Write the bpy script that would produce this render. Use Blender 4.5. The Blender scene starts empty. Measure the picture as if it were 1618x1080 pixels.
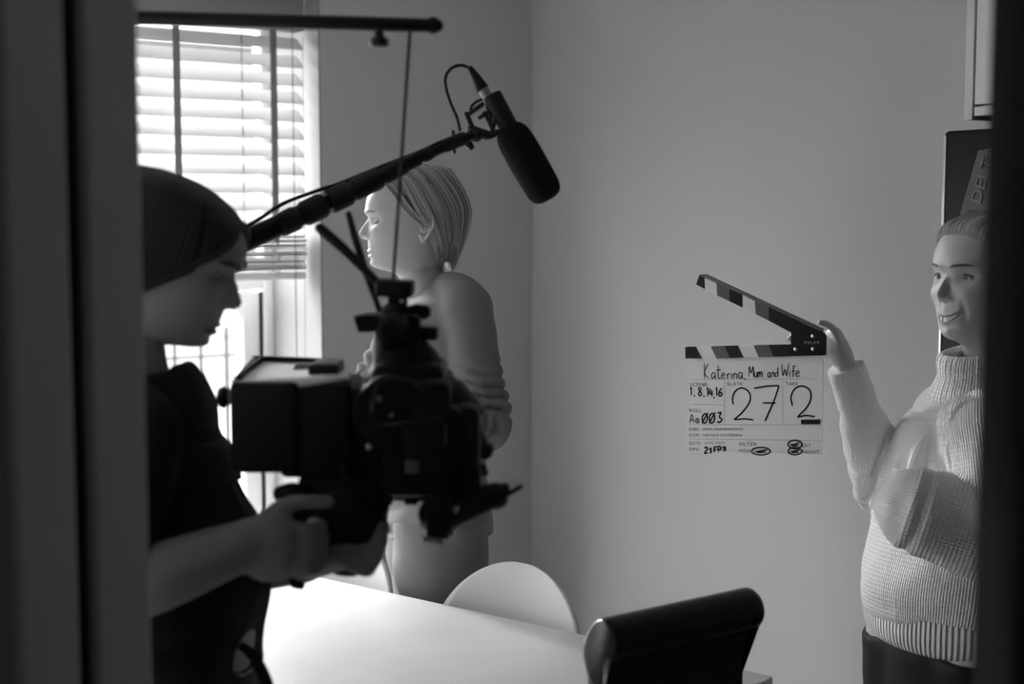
import bpy, math, random
import numpy as np
from mathutils import Vector, Matrix, noise
random.seed(4); rng = np.random.default_rng(4)
C = bpy.context.scene.collection

# ------------------------------------------------------------------ camera
FPX = 2247.0
YAW = math.radians(54.8); PITCH = math.radians(5.0)
CAM = np.array([0, 0, 1.56])
FH = np.array([math.cos(YAW), math.sin(YAW), 0.0])          # horizontal forward
RT = np.array([math.sin(YAW), -math.cos(YAW), 0.0])         # right
UP = np.array([0, 0, 1.0])
FW = FH*math.cos(PITCH) - UP*math.sin(PITCH)
CU = UP*math.cos(PITCH) + FH*math.sin(PITCH)
cd = bpy.data.cameras.new('camera'); cam = bpy.data.objects.new('camera', cd); C.objects.link(cam)
cd.sensor_width = 36; cd.lens = 50; cd.clip_start = 0.05
cam.matrix_world = Matrix(((RT[0], CU[0], -FW[0], 0), (RT[1], CU[1], -FW[1], 0), (RT[2], CU[2], -FW[2], 1.56), (0, 0, 0, 1)))
cd.dof.use_dof = True; cd.dof.focus_distance = 2.85; cd.dof.aperture_fstop = 2.8
bpy.context.scene.camera = cam
# ------------------------------------------------------------------ daylight
sc = bpy.context.scene
sc.view_settings.view_transform = 'Standard'; sc.view_settings.look = 'None'; sc.view_settings.gamma = 1
sc.view_settings.use_curve_mapping = False
sc.view_settings.exposure = 1.02
w = bpy.data.worlds.new('overcast'); sc.world = w; w.use_nodes = True
wn = w.node_tree; tcw = wn.nodes.new('ShaderNodeTexCoord'); sx_ = wn.nodes.new('ShaderNodeSeparateXYZ')      # overcast sky: three times brighter overhead than at the horizon
wm = wn.nodes.new('ShaderNodeMath'); wm.operation = 'MULTIPLY_ADD'; wm.inputs[1].default_value = 2/3; wm.inputs[2].default_value = 1/3; wm.use_clamp = True
wn.links.new(tcw.outputs['Generated'], sx_.inputs[0]); wn.links.new(sx_.outputs['Z'], wm.inputs[0]); wn.links.new(wm.outputs[0], wn.nodes['Background'].inputs[0])
wn.nodes['Background'].inputs[1].default_value = 13.5
sl = bpy.data.lights.new('hazy_sun', 'SUN'); so = bpy.data.objects.new('hazy_sun', sl); C.objects.link(so)
sl.energy = 6.0; sl.angle = math.radians(9)
sdir = Vector((0.02, -0.96, -0.27))                          # direction the sunlight travels
so.rotation_euler = sdir.to_track_quat('-Z', 'Y').to_euler(); so.location = (0.5, 9, 6)
hl = bpy.data.lights.new('hall_fill', 'POINT'); ho = bpy.data.objects.new('hall_fill', hl); C.objects.link(ho)
hl.energy = 1.1; hl.shadow_soft_size = .15; ho.location = (-.7, -.5, 2.2)  # added fill light to brighten the door trim, no known lamp here
# room dimensions
YW, XR, XL = 3.88, 2.82, 0.531          # window wall, right wall, doorway wall (room side)
H = 2.5; REV = 0.40
WX0, WX1, WZ0, WZ1 = 0.62, 2.03, 0.45, 2.22
VX0, VX1, VZ0, VZ1 = -1.80, -0.20, 0.40, 2.25                  # added window, unseen further left, to light the clapperboard and smiling woman
for q0, q1, r0, r1 in ((WX0, WX1, WZ0, WZ1), (VX0, VX1, VZ0, VZ1)):
    pl = bpy.data.lights.new('window_portal', 'AREA'); po = bpy.data.objects.new('window_portal', pl); C.objects.link(po)
    pl.shape = 'RECTANGLE'; pl.size = q1-q0; pl.size_y = r1-r0; pl.cycles.is_portal = True
    po.location = ((q0+q1)/2, YW+REV+0.08, (r0+r1)/2); po.rotation_euler = (math.radians(-90), 0, 0)

# ------------------------------------------------------------------ helpers
def at(px, py, d):
    "point on the view ray of a photograph pixel at depth d metres"
    return CAM + d*(FW + RT*(px-809)/FPX - CU*(py-540)/FPX)
def nrm(v):
    v = np.asarray(v, float); return v/np.linalg.norm(v)
def mat(name, g, rough=0.6, metal=0.0, bump=0.0, scale=60, var=0.0, coat=0.0, trans=0.0, sss=0.0, bdist=0.002):
    m = bpy.data.materials.new(name); m.use_nodes = True
    nt = m.node_tree; b = nt.nodes['Principled BSDF']
    col = (g, g, g, 1)
    b.inputs['Base Color'].default_value = col; b.inputs['Roughness'].default_value = rough
    b.inputs['Metallic'].default_value = metal; b.inputs['Coat Weight'].default_value = coat
    b.inputs['Specular IOR Level'].default_value = .22 if g < .035 else .5
    if sss: b.inputs['Subsurface Weight'].default_value = sss; b.inputs['Subsurface Radius'].default_value = (.01,.01,.01)
    tc = nt.nodes.new('ShaderNodeTexCoord'); nz = nt.nodes.new('ShaderNodeTexNoise')
    nz.inputs['Scale'].default_value = scale; nz.inputs['Detail'].default_value = 4
    nt.links.new(tc.outputs['Object'], nz.inputs['Vector'])
    if bump:
        bp = nt.nodes.new('ShaderNodeBump'); bp.inputs['Strength'].default_value = bump; bp.inputs['Distance'].default_value = bdist
        nt.links.new(nz.outputs['Fac'], bp.inputs['Height']); nt.links.new(bp.outputs['Normal'], b.inputs['Normal'])
    if var:
        r = nt.nodes.new('ShaderNodeValToRGB'); a, c = max(g*(1-var), 0), min(g*(1+var), 1)
        r.color_ramp.elements[0].color = (a, a, a, 1); r.color_ramp.elements[1].color = (c, c, c, 1)
        r.color_ramp.elements[0].position = .3; r.color_ramp.elements[1].position = .7
        nt.links.new(nz.outputs['Fac'], r.inputs['Fac']); nt.links.new(r.outputs['Color'], b.inputs['Base Color'])
    if trans:
        out = nt.nodes['Material Output']; mx = nt.nodes.new('ShaderNodeMixShader'); tl = nt.nodes.new('ShaderNodeBsdfTranslucent')
        tl.inputs['Color'].default_value = (g, g, g, 1); mx.inputs[0].default_value = trans
        nt.links.new(b.outputs[0], mx.inputs[1]); nt.links.new(tl.outputs[0], mx.inputs[2]); nt.links.new(mx.outputs[0], out.inputs['Surface'])
    return m
def knit_mat(name, g, pitch, strength=0.8, dist=0.004, rough=0.9, row=0.0):
    "knitted or ribbed cloth; rib follows the circumference stored in the mesh as attribute ribu / ribv"
    m = mat(name, g, rough); nt = m.node_tree; b = nt.nodes['Principled BSDF']
    b.inputs['Sheen Weight'].default_value = 0.25
    def wave(attr, p):
        a = nt.nodes.new('ShaderNodeAttribute'); a.attribute_name = attr
        mu = nt.nodes.new('ShaderNodeMath'); mu.operation = 'MULTIPLY'; mu.inputs[1].default_value = 2*math.pi/p
        s = nt.nodes.new('ShaderNodeMath'); s.operation = 'SINE'
        nt.links.new(a.outputs['Fac'], mu.inputs[0]); nt.links.new(mu.outputs[0], s.inputs[0]); return s
    h = wave('ribu', pitch)
    if row:
        h2 = wave('ribv', row); ad = nt.nodes.new('ShaderNodeMath'); ad.operation = 'MULTIPLY_ADD'; ad.inputs[1].default_value = .55
        nt.links.new(h2.outputs[0], ad.inputs[0]); nt.links.new(h.outputs[0], ad.inputs[2]); h = ad
    nz = nt.nodes.new('ShaderNodeTexNoise'); nz.inputs['Scale'].default_value = 350
    tc = nt.nodes.new('ShaderNodeTexCoord'); nt.links.new(tc.outputs['Object'], nz.inputs['Vector'])
    ad = nt.nodes.new('ShaderNodeMath'); ad.operation = 'ADD'
    nt.links.new(h.outputs[0], ad.inputs[0]); nt.links.new(nz.outputs['Fac'], ad.inputs[1])
    bp = nt.nodes.new('ShaderNodeBump'); bp.inputs['Strength'].default_value = strength; bp.inputs['Distance'].default_value = dist
    nt.links.new(ad.outputs[0], bp.inputs['Height']); nt.links.new(bp.outputs['Normal'], b.inputs['Normal'])
    return m

def cr(P, n):
    "Catmull-Rom resample of rows of P to n rows"
    P = np.asarray(P, float)
    if len(P) == 2:
        t = np.linspace(0, 1, n)[:, None]; return P[0]*(1-t)+P[1]*t
    Q = np.vstack([2*P[0]-P[1], P, 2*P[-1]-P[-2]])
    out = []
    for u in np.linspace(0, len(P)-1, n):
        i = min(int(u), len(P)-2); t = u-i
        a, b, c, d = Q[i], Q[i+1], Q[i+2], Q[i+3]
        out.append(.5*((2*b)+(-a+c)*t+(2*a-5*b+4*c-d)*t*t+(-a+3*b-3*c+d)*t**3))
    return np.array(out)
class MB:
    def __init__(s): s.v = []; s.f = []; s.m = []; s.n = 0
    def add(s, v, f, mi=0):
        v = np.asarray(v, float).reshape(-1, 3); s.v.append(v)
        for q in f: s.f.append(tuple(int(i)+s.n for i in q)); s.m.append(mi)
        s.n += len(v); return s
    def box(s, c, h, ax=None, mi=0, r=0.0):
        "box with half sizes h along axes ax; r chamfers all edges"
        c = np.asarray(c, float); h = np.asarray(h, float)
        A = np.eye(3) if ax is None else np.array([nrm(a) for a in ax])
        r = min(r, .45*h.min()) if r else 0
        if not r:
            V = [c + (A.T @ (h*np.array(k))) for k in [(-1,-1,-1),(1,-1,-1),(1,1,-1),(-1,1,-1),(-1,-1,1),(1,-1,1),(1,1,1),(-1,1,1)]]
            return s.add(V, [(0,3,2,1),(4,5,6,7),(0,1,5,4),(1,2,6,5),(2,3,7,6),(3,0,4,7)], mi)
        def ring(hx, hy, rr, z):
            p = []
            for sx, sy in ((1,1),(-1,1),(-1,-1),(1,-1)):
                a0 = {(1,1):0,(-1,1):90,(-1,-1):180,(1,-1):270}[(sx,sy)]
                for k in (0,30,60,90):
                    a = math.radians(a0+k); p.append((sx*(hx-rr)+rr*math.cos(a), sy*(hy-rr)+rr*math.sin(a), z))
            return p
        R = [ring(h[0]-r, h[1]-r, r*.4, -h[2]), ring(h[0]-r*.3, h[1]-r*.3, r*.8, -h[2]+r*.3), ring(h[0], h[1], r, -h[2]+r),
             ring(h[0], h[1], r, h[2]-r), ring(h[0]-r*.3, h[1]-r*.3, r*.8, h[2]-r*.3), ring(h[0]-r, h[1]-r, r*.4, h[2])]
        V = np.array(R).reshape(-1, 3) @ A + c
        F = [tuple(range(15, -1, -1)), tuple(80+i for i in range(16))]
        for j in range(5):
            for i in range(16): F.append((j*16+i, j*16+(i+1) % 16, (j+1)*16+(i+1) % 16, (j+1)*16+i))
        return s.add(V, F, mi)
    def loft(s, rings, cap=True, mi=0, closed=False):
        R = np.array(rings); n, k, _ = R.shape; F = []
        for j in range(n if closed else n-1):
            j2 = (j+1) % n
            for i in range(k): F.append((j*k+i, j*k+(i+1) % k, j2*k+(i+1) % k, j2*k+i))
        V = R.reshape(-1, 3)
        if cap and not closed:
            V = np.vstack([V, R[0].mean(0), R[-1].mean(0)])
            for i in range(k): F.append((n*k, (i+1) % k, i)); F.append((n*k+1, (n-1)*k+i, (n-1)*k+(i+1) % k))
        return s.add(V, F, mi)
    def tube(s, P, R, ref=(0.13, 0.2, 1), seg=16, n=None, mi=0, cap=True, rnd=False, closed=False):
        P = np.asarray(P, float); R = np.asarray([(r, r) if np.isscalar(r) else r for r in (R if hasattr(R, '__len__') else [R]*len(P))], float)
        if len(R) == 1: R = np.repeat(R, len(P), 0)
        if n: Q = cr(np.hstack([P, R]), n); P = Q[:, :3]; R = np.maximum(Q[:, 3:], 1e-4)
        if rnd:   # rounded ends
            t0 = nrm(P[0]-P[1]); t1 = nrm(P[-1]-P[-2]); a, b = [], []
            for k in (.92, .7, .4): a.append((P[0]+t0*R[0].min()*k, R[0]*math.sqrt(1-k*k))); b.append((P[-1]+t1*R[-1].min()*k, R[-1]*math.sqrt(1-k*k)))
            P = np.vstack([[q[0] for q in a], P, [q[0] for q in b[::-1]]]); R = np.vstack([[q[1] for q in a], R, [q[1] for q in b[::-1]]])
        th = np.linspace(0, 2*math.pi, seg, endpoint=False); rings = []
        ref = np.asarray(ref, float); a = None
        for i in range(len(P)):
            if closed: t = nrm(P[(i+1) % len(P)]-P[i-1])
            else: t = nrm(P[min(i+1, len(P)-1)]-P[max(i-1, 0)])
            base = ref if a is None else a
            a_ = base - t*np.dot(base, t)
            if np.linalg.norm(a_) < 1e-4: a_ = np.cross(t, (0.3, .9, .1))
            a = nrm(a_); b = np.cross(t, a)
            rings.append(P[i] + np.outer(np.cos(th)*R[i, 0], a) + np.outer(np.sin(th)*R[i, 1], b))
        return s.loft(rings, cap, mi, closed)
    def cyl(s, a, b, r, r2=None, seg=24, mi=0):
        a = np.asarray(a, float); b = np.asarray(b, float); r2 = r if r2 is None else r2; e = min(.0015, r*.2)
        t = nrm(b-a)
        return s.tube([a, a+t*e, b-t*e, b], [r-e, r, r2, r2-e], seg=seg, mi=mi)
    def lathe(s, c, ax, prof, seg=32, mi=0, cap=True):
        "prof: (height along ax, radius)"
        ax = nrm(ax); u = nrm(np.cross(ax, (.3, .2, .9) if abs(ax[2]) < .9 else (1, 0, 0))); v = np.cross(ax, u)
        th = np.linspace(0, 2*math.pi, seg, endpoint=False)
        return s.loft([np.asarray(c)+ax*h+np.outer(np.cos(th)*r, u)+np.outer(np.sin(th)*r, v) for h, r in prof], cap, mi)
    def prism(s, poly, vec, mi=0):
        p = np.asarray(poly, float); n = len(p); vec = np.asarray(vec, float)
        F = [tuple(range(n-1, -1, -1)), tuple(n+i for i in range(n))] + [(i, (i+1) % n, n+(i+1) % n, n+i) for i in range(n)]
        return s.add(np.vstack([p, p+vec]), F, mi)
    def ball(s, c, r, ax=None, nu=20, nv=12, mi=0):
        r = np.array([r]*3 if np.isscalar(r) else r, float); A = np.eye(3) if ax is None else np.array([nrm(a) for a in ax])
        rings = []
        for j in range(1, nv):
            ph = math.pi*j/nv; th = np.linspace(0, 2*math.pi, nu, endpoint=False)
            L = np.stack([np.cos(th)*math.sin(ph), np.sin(th)*math.sin(ph), np.full(nu, math.cos(ph))], 1)*r
            rings.append(L @ A + np.asarray(c))
        s.loft(rings, True, mi); return s
    def arrays(s): return np.vstack(s.v), s.f, s.m
    def build(s, name, mats, parent=None, smooth=True, attrs=None, origin=None):
        V, F, M = s.arrays(); return mesh_obj(name, V, F, mats, parent, smooth, M, attrs, origin)
LOC = {}
def mesh_obj(name, V, F, mats, parent=None, smooth=True, M=None, attrs=None, origin=None):
    mats = mats if isinstance(mats, (list, tuple)) else [mats]
    V = np.asarray(V, float)
    if origin is None: lo, hi = V.min(0), V.max(0); origin = np.array([(lo[0]+hi[0])/2, (lo[1]+hi[1])/2, lo[2]])
    me = bpy.data.meshes.new(name); me.from_pydata((V-origin).tolist(), [], F)
    for m in mats: me.materials.append(m)
    if M is not None and len(mats) > 1: me.polygons.foreach_set('material_index', M)
    if attrs:
        for k, a in attrs.items():
            at_ = me.attributes.new(k, 'FLOAT', 'POINT'); at_.data.foreach_set('value', np.asarray(a, np.float32))
    import bmesh
    bm = bmesh.new(); bm.from_mesh(me); bmesh.ops.recalc_face_normals(bm, faces=bm.faces); bm.to_mesh(me); bm.free()
    if smooth:
        me.polygons.foreach_set('use_smooth', [True]*len(me.polygons))
        try: me.set_sharp_from_angle(angle=math.radians(38 if smooth is True else smooth))
        except Exception: pass
    o = bpy.data.objects.new(name, me); C.objects.link(o); o.location = origin; LOC[o] = np.array(origin)
    if parent: o.parent = parent; o.matrix_parent_inverse = Matrix.Translation(-Vector(LOC[parent]))
    return o
def tag(o, label, cat=None, group=None, kind=None):
    if label: o['label'] = label
    if cat: o['category'] = cat
    if group: o['group'] = group
    if kind: o['kind'] = kind
    return o
def empty(name, loc, label, cat, group=None, kind=None):
    o = bpy.data.objects.new(name, None); C.objects.link(o); o.location = loc; LOC[o] = np.array(loc, float); o.empty_display_size = .1
    return tag(o, label, cat, group, kind)
def remesh(mb, voxel=.006, it=4):
    V, F, M = mb.arrays()
    o = mesh_obj('tmp_shell', V, F, [], smooth=False, origin=np.zeros(3))
    m = o.modifiers.new('r', 'REMESH'); m.mode = 'VOXEL'; m.voxel_size = voxel
    if it: q = o.modifiers.new('s', 'SMOOTH'); q.factor = .5; q.iterations = it
    dg = bpy.context.evaluated_depsgraph_get(); dg.update()
    me = bpy.data.meshes.new_from_object(o.evaluated_get(dg))
    V = np.empty(len(me.vertices)*3); me.vertices.foreach_get('co', V); V = V.reshape(-1, 3)
    N = np.empty(len(me.vertices)*3); me.vertices.foreach_get('normal', N); N = N.reshape(-1, 3)
    F = [tuple(p.vertices) for p in me.polygons]
    bpy.data.meshes.remove(me); om = o.data; bpy.data.objects.remove(o); bpy.data.meshes.remove(om); LOC.pop(o, None)
    return V, N, F
def bones(V, B, ref):
    "nearest bone: B = list of (points, radius); returns index, arclength, angle*radius"
    best = np.full(len(V), 1e9); bi = np.zeros(len(V), int); bs = np.zeros(len(V)); bu = np.zeros(len(V))
    for k, (P, r) in enumerate(B):
        P = np.asarray(P, float); s0 = 0
        for i in range(len(P)-1):
            d = P[i+1]-P[i]; L = np.linalg.norm(d); t = d/L
            q = np.clip((V-P[i]) @ t, 0, L); W = V-(P[i]+np.outer(q, t)); dist = np.linalg.norm(W, axis=1)/r
            a = nrm(np.asarray(ref[k] if isinstance(ref, list) else ref) - t*np.dot(ref[k] if isinstance(ref, list) else ref, t)); b = np.cross(t, a)
            ang = np.arctan2(W @ b, W @ a); m = dist < best
            best[m] = dist[m]; bi[m] = k; bs[m] = (s0+q)[m]; bu[m] = (ang*r)[m]; s0 += L
    return bi, bs, bu
def nz(V, s, off=0):
    "coherent noise at V*s (s may be a 3-vector)"
    W = V*np.asarray(s)+off; return np.array([noise.noise(Vector(p)) for p in W])
FONT = {}
def text_mesh(body, size):
    "flat outline text as verts (x,y) and faces, baseline at 0"
    cu = bpy.data.curves.new('t', 'FONT'); cu.body = body; cu.size = size; cu.resolution_u = 3
    o = bpy.data.objects.new('t', cu); C.objects.link(o); dg = bpy.context.evaluated_depsgraph_get(); dg.update()
    me = bpy.data.meshes.new_from_object(o.evaluated_get(dg))
    V = np.array([v.co[:] for v in me.vertices]); F = [tuple(p.vertices) for p in me.polygons]
    bpy.data.objects.remove(o); bpy.data.curves.remove(cu); bpy.data.meshes.remove(me); return V, F

# ------------------------------------------------------------------ materials
M_wall = mat('wall_paint', .53, .8, bump=.15, scale=180)
M_ceil = mat('ceiling_paint', .7, .9)
M_floor = mat('floor_wood', .22, .5, var=.25, scale=9)
M_white = mat('white_gloss_paint', .80, .4)
M_jamb = mat('door_paint', .85, .5)
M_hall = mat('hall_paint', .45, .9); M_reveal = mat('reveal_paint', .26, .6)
M_dark = mat('dark_wood', .03, .5)
M_ddoor = mat('dark_door', .035, 1.0); M_ddoor.node_tree.nodes['Principled BSDF'].inputs['Specular IOR Level'].default_value = 0
M_black = mat('black_plastic', .016, .5, bump=.1, scale=200)
M_blackg = mat('black_gloss', .010, .32)
M_metal = mat('dark_metal', .05, .35, metal=.8)
M_chrome = mat('bright_metal', .6, .3, metal=.9)
M_foam = mat('foam', .012, 1.0, bump=.8, scale=500)
M_skin = mat('skin', .42, .5, bump=.12, scale=300, sss=.15)
M_skin2 = mat('skin_young', .60, .48, bump=.05, scale=300, sss=.15)
M_skin3 = mat('skin_operator', .25, .6)
M_lip = mat('lips', .33, .4)
M_hair = mat('fair_hair', .36, .42, var=.35, scale=70)
M_hair2 = mat('light_brown_hair', .27, .45, var=.3, scale=70)
M_brow = mat('brow_hair', .06, .7)
M_eye = mat('eye_white', .55, .3)
M_iris = mat('iris', .03, .3)
M_teeth = mat('teeth', .85, .3)
M_shell = mat('white_plastic_shell', .78, .35)
M_leather = mat('black_leather', .014, .28, bump=.25, scale=140)
M_table = mat('white_table_top', .80, .38, var=.05, scale=7)

# ================================================================== ROOM
def struct(name, mb, m, label=None, smooth=False):
    o = mb.build(name, m, smooth=smooth); o['kind'] = 'structure'
    if label: o['label'] = label
    return o
struct('floor', MB().box((.4, 1.3, -.05), (2.7, 3.1, .05)), M_floor)
struct('ceiling', MB().box((.4, 1.3, H+.05), (2.7, 3.1, .05)), M_ceil)
T = REV; WL = -2.1
def span(b, x0, x1, z0, z1): b.box(((x0+x1)/2, YW+T/2, (z0+z1)/2), ((x1-x0)/2, T/2, (z1-z0)/2))
b = MB()                                                    # window wall with its two openings
span(b, WL-.2, VX0, 0, H); span(b, VX1, WX0, 0, H); span(b, WX1, XR+.2, 0, H)
for q0, q1, r0, r1 in ((WX0, WX1, WZ0, WZ1), (VX0, VX1, VZ0, VZ1)): span(b, q0, q1, 0, r0); span(b, q0, q1, r1, H)
struct('wall_back', b, M_wall)
struct('wall_right', MB().box((XR+.1, 1.19, H/2), (.1, 2.69, H/2)), M_wall)
struct('wall_front', MB().box((.4, -1.6, H/2), (2.6, .1, H/2)), M_hall)
struct('wall_left', MB().box((WL-.1, 1.19, H/2), (.1, 2.69, H/2)), M_wall)
DY = 1.407                                                  # partition between the hall and the room
struct('wall_partition', MB().box(((WL+.40)/2, DY+.09, H/2), ((.40-WL)/2, .07, H/2)), M_hall)
b = MB(); b.box(((.478+XL)/2, DY+.075, H/2), ((XL-.478)/2, .075, H/2), r=.004); b.box((.436, DY+.10, H/2), (.042, .045, H/2))
struct('trim_1', b, M_jamb, 'grey door casing at the left of the view', smooth=True)
struct('trim_gap_shade', MB().box((.438, DY+.045, H/2), (.0385, .006, H/2)), M_dark)  # dark strip standing in for the shadowed gap beside the casing
struct('trim_5', MB().box((.4205, DY-.004, H/2), (.0285, .018, H/2), r=.004), M_jamb, 'second grey moulding beside the door casing, far left', smooth=True)
# dark post and wall end at the right of the opening
ph = math.radians(43.87); hd = np.array([math.cos(ph), math.sin(ph), 0]); hn = np.array([hd[1], -hd[0], 0])
pe = np.array([XL+.01, .271, 0])+.65*hd
struct('trim_6', MB().box(pe-hd*.11+UP*H/2, (.11, .02, H/2), (hd, hn, UP), r=.004), M_ddoor, 'dark post closing the view on the right', smooth=True)
q = pe-hd*.22
struct('wall_corner', MB().box((q[0]+.09, (q[1]+.02-1.5)/2, H/2), (.07, (q[1]+.02+1.5)/2, H/2)), M_hall)

# window: frame, sashes, glass
win = empty('window_1', ((WX0+WX1)/2, YW+REV-.04, WZ0), 'white framed window with venetian blind behind the camera operator', None, kind='structure')
FY = YW+REV-.03
b = MB()
def fb(x0, x1, z0, z1, y=FY, t=.03, r=.006): b.box(((x0+x1)/2, y, (z0+z1)/2), ((x1-x0)/2, t, (z1-z0)/2), r=r)
fb(WX0, WX0+.05, WZ0, WZ1); fb(WX1-.035, WX1, WZ0, WZ1); fb(WX0+.01, WX1-.01, WZ0, WZ0+.06, t=.0275); fb(WX0+.01, WX1-.01, WZ1-.06, WZ1, t=.0275)
fb(WX0+.01, WX1-.01, 1.33, 1.43, t=.0265)                                       # transom
b.build('window_frame', M_white, win)
b = MB(); SX0, SX1, SZ0, SZ1 = WX0+.055, WX1-.05, WZ0+.065, 1.32
fb(SX0, SX0+.06, SZ0, SZ1, FY, .028); fb(SX1-.06, SX1, SZ0, SZ1, FY, .028); fb(SX0+.01, SX1-.01, SZ0, SZ0+.06, FY, .0255); fb(SX0+.01, SX1-.01, SZ1-.035, SZ1, FY, .0255)
for sx, cx in ((1, SX0+.06), (-1, SX1-.06)):                  # rounded inner corners
    cz = SZ1-.035; r = .07
    arc = [(cx+sx*(r-r*math.cos(a)), cz-(r-r*math.sin(a))) for a in np.linspace(0, math.pi/2, 7)]
    poly = [(cx+sx*-.01, FY-.024, cz+.01), (cx+sx*-.01, FY-.024, cz-r)]+[(x, FY-.024, z) for x, z in arc]+[(cx+sx*r, FY-.024, cz+.01)]; b.prism(poly, (0, .048, 0))
b.build('window_sash', M_white, win)
b = MB(); b.box((SX1+.006, FY-.02, (SZ0+SZ1)/2), (.005, .006, (SZ1-SZ0)/2)); b.build('sash_gap_shade', M_black, win)  # black strip painted in for the shade in the gap between sash and frame
mg = bpy.data.materials.new('window_glass'); mg.use_nodes = True; nt = mg.node_tree; nt.nodes.clear()
o_ = nt.nodes.new('ShaderNodeOutputMaterial'); mx = nt.nodes.new('ShaderNodeMixShader'); tr = nt.nodes.new('ShaderNodeBsdfTransparent'); gl = nt.nodes.new('ShaderNodeBsdfGlossy')
gl.inputs['Roughness'].default_value = .02; mx.inputs[0].default_value = .06
nt.links.new(tr.outputs[0], mx.inputs[1]); nt.links.new(gl.outputs[0], mx.inputs[2]); nt.links.new(mx.outputs[0], o_.inputs[0])
MB().box(((WX0+WX1)/2, FY+.005, (WZ0+.05+1.34)/2), ((WX1-WX0)/2-.04, .003, (1.34-WZ0-.05)/2)).build('window_pane', mg, win, smooth=False)
MB().box(((WX0+WX1)/2, FY+.005, (1.42+WZ1-.05)/2), ((WX1-WX0)/2-.04, .003, (WZ1-.05-1.42)/2)).build('window_pane', mg, win, smooth=False)
MB().box(((WX0+WX1)/2, YW+.17, WZ0+.01), ((WX1-WX0)/2-.001, .19, .01), r=.004).build('window_sill', M_white, win)
# reveal lining in gloss paint
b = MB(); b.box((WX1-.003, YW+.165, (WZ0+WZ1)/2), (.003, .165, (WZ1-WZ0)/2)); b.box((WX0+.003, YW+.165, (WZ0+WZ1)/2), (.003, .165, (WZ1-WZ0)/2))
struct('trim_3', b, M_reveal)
struct('trim_4', MB().box(((WX0+WX1)/2+.01, YW-.006, WZ1+.035), ((WX1-WX0)/2+.01, .006, .004)), M_dark, 'thin dark rail line above the window')

w2 = empty('window_added', ((VX0+VX1)/2, YW+REV-.04, VZ0), 'window added further left, out of view, to light the clapperboard and smiling woman', None, kind='structure')
b = MB(); fb(VX0, VX0+.07, VZ0, VZ1); fb(VX1-.07, VX1, VZ0, VZ1); fb(VX0, VX1, VZ0, VZ0+.07); fb(VX0, VX1, VZ1-.07, VZ1); fb((VX0+VX1)/2-.03, (VX0+VX1)/2+.03, VZ0, VZ1); b.build('window_frame', M_white, w2)
MB().box(((VX0+VX1)/2, FY+.005, (VZ0+VZ1)/2), ((VX1-VX0)/2-.05, .003, (VZ1-VZ0)/2-.05)).build('window_pane', mg, w2, smooth=False)
# ------------------------------------------------------------------ venetian blind
M_slat = mat('blind_slat', .74, .5, trans=.35)
M_tape = mat('ladder_tape', .34, .9, trans=.2)
M_cord = mat('blind_cord', .12, .8)
BX0, BX1, BY = WX0+.03, WX1-.03, YW+.075
bl = empty('venetian_blind', ((BX0+BX1)/2, BY, 1.37), 'half lowered white venetian blind with wide slats in the window', 'blind')
MB().box(((BX0+BX1)/2, BY, 2.168), ((BX1-BX0)/2, .032, .048), r=.003).build('headrail', mat('headrail_grey', .3, .5), bl)
b = MB(); zz = 2.085; tilt = math.radians(38); nsl = 0
while zz > 1.53:
    prof = []                                             # curved slat cross-section
    for k in np.linspace(-1, 1, 7):
        yy = k*.032; c_ = .003*(1-k*k)
        prof.append((yy*math.cos(tilt)-c_*math.sin(tilt), yy*math.sin(tilt)+c_*math.cos(tilt)))
    top = [(BY+y, zz+z) for y, z in prof]; bot = [(BY+y, zz+z-.0026) for y, z in prof[::-1]]
    sg = .002*math.sin(nsl*1.7)
    poly = [(BX0, y, z+sg) for y, z in top+bot]; b.prism(poly, (BX1-BX0, 0, -sg)); zz -= .0537; nsl += 1
b.build('slats', M_slat, bl)
b = MB(); z = 1.505
for k in range(16):
    dx = random.uniform(-.006, .006); b.box(((BX0+BX1)/2+dx, BY+random.uniform(-.004, .004), z), ((BX1-BX0)/2, .03, .0022), (( 1, random.uniform(-.003, .003), random.uniform(-.002, .002)), (0, 1, 0), (0, 0, 1))); z -= .0068
b.build('gathered_slats', M_slat, bl)
MB().box(((BX0+BX1)/2, BY, 1.383), ((BX1-BX0)/2, .028, .011), r=.004).build('bottom_rail', M_slat, bl)
for x in (.95, 1.591, 1.895):
    b = MB()
    b.box((x, BY-.036, 1.815), (.0105, .0008, .33))
    b.build('ladder_tape', M_tape, bl)
    b = MB(); P = [(x+.012*math.sin(k*1.9), BY-.036-.006*abs(math.cos(k)), 1.52-.011*k) for k in range(14)]; b.tube(P, .0025, seg=6, n=50); b.build('bunched_tape', mat('tape_pale', .6, .8), bl)
for x, z1 in ((1.80, 1.42), ): MB().cyl((x, BY-.02, 1.50), (x, BY-.02, 2.13), .0015, seg=8).build('lift_cord', M_cord, bl)
MB().cyl((1.955, BY-.045, .62), (1.955, BY-.04, 2.13), .0016, seg=8).build('lift_cord', M_cord, bl)
MB().tube([(1.99, BY-.04, 2.1), (1.985, BY-.045, 1.4), (1.99, BY-.03, 1.1), (1.982, BY-.03, .9)], .0009, seg=6, n=30).build('tilt_cord', M_cord, bl)

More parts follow.
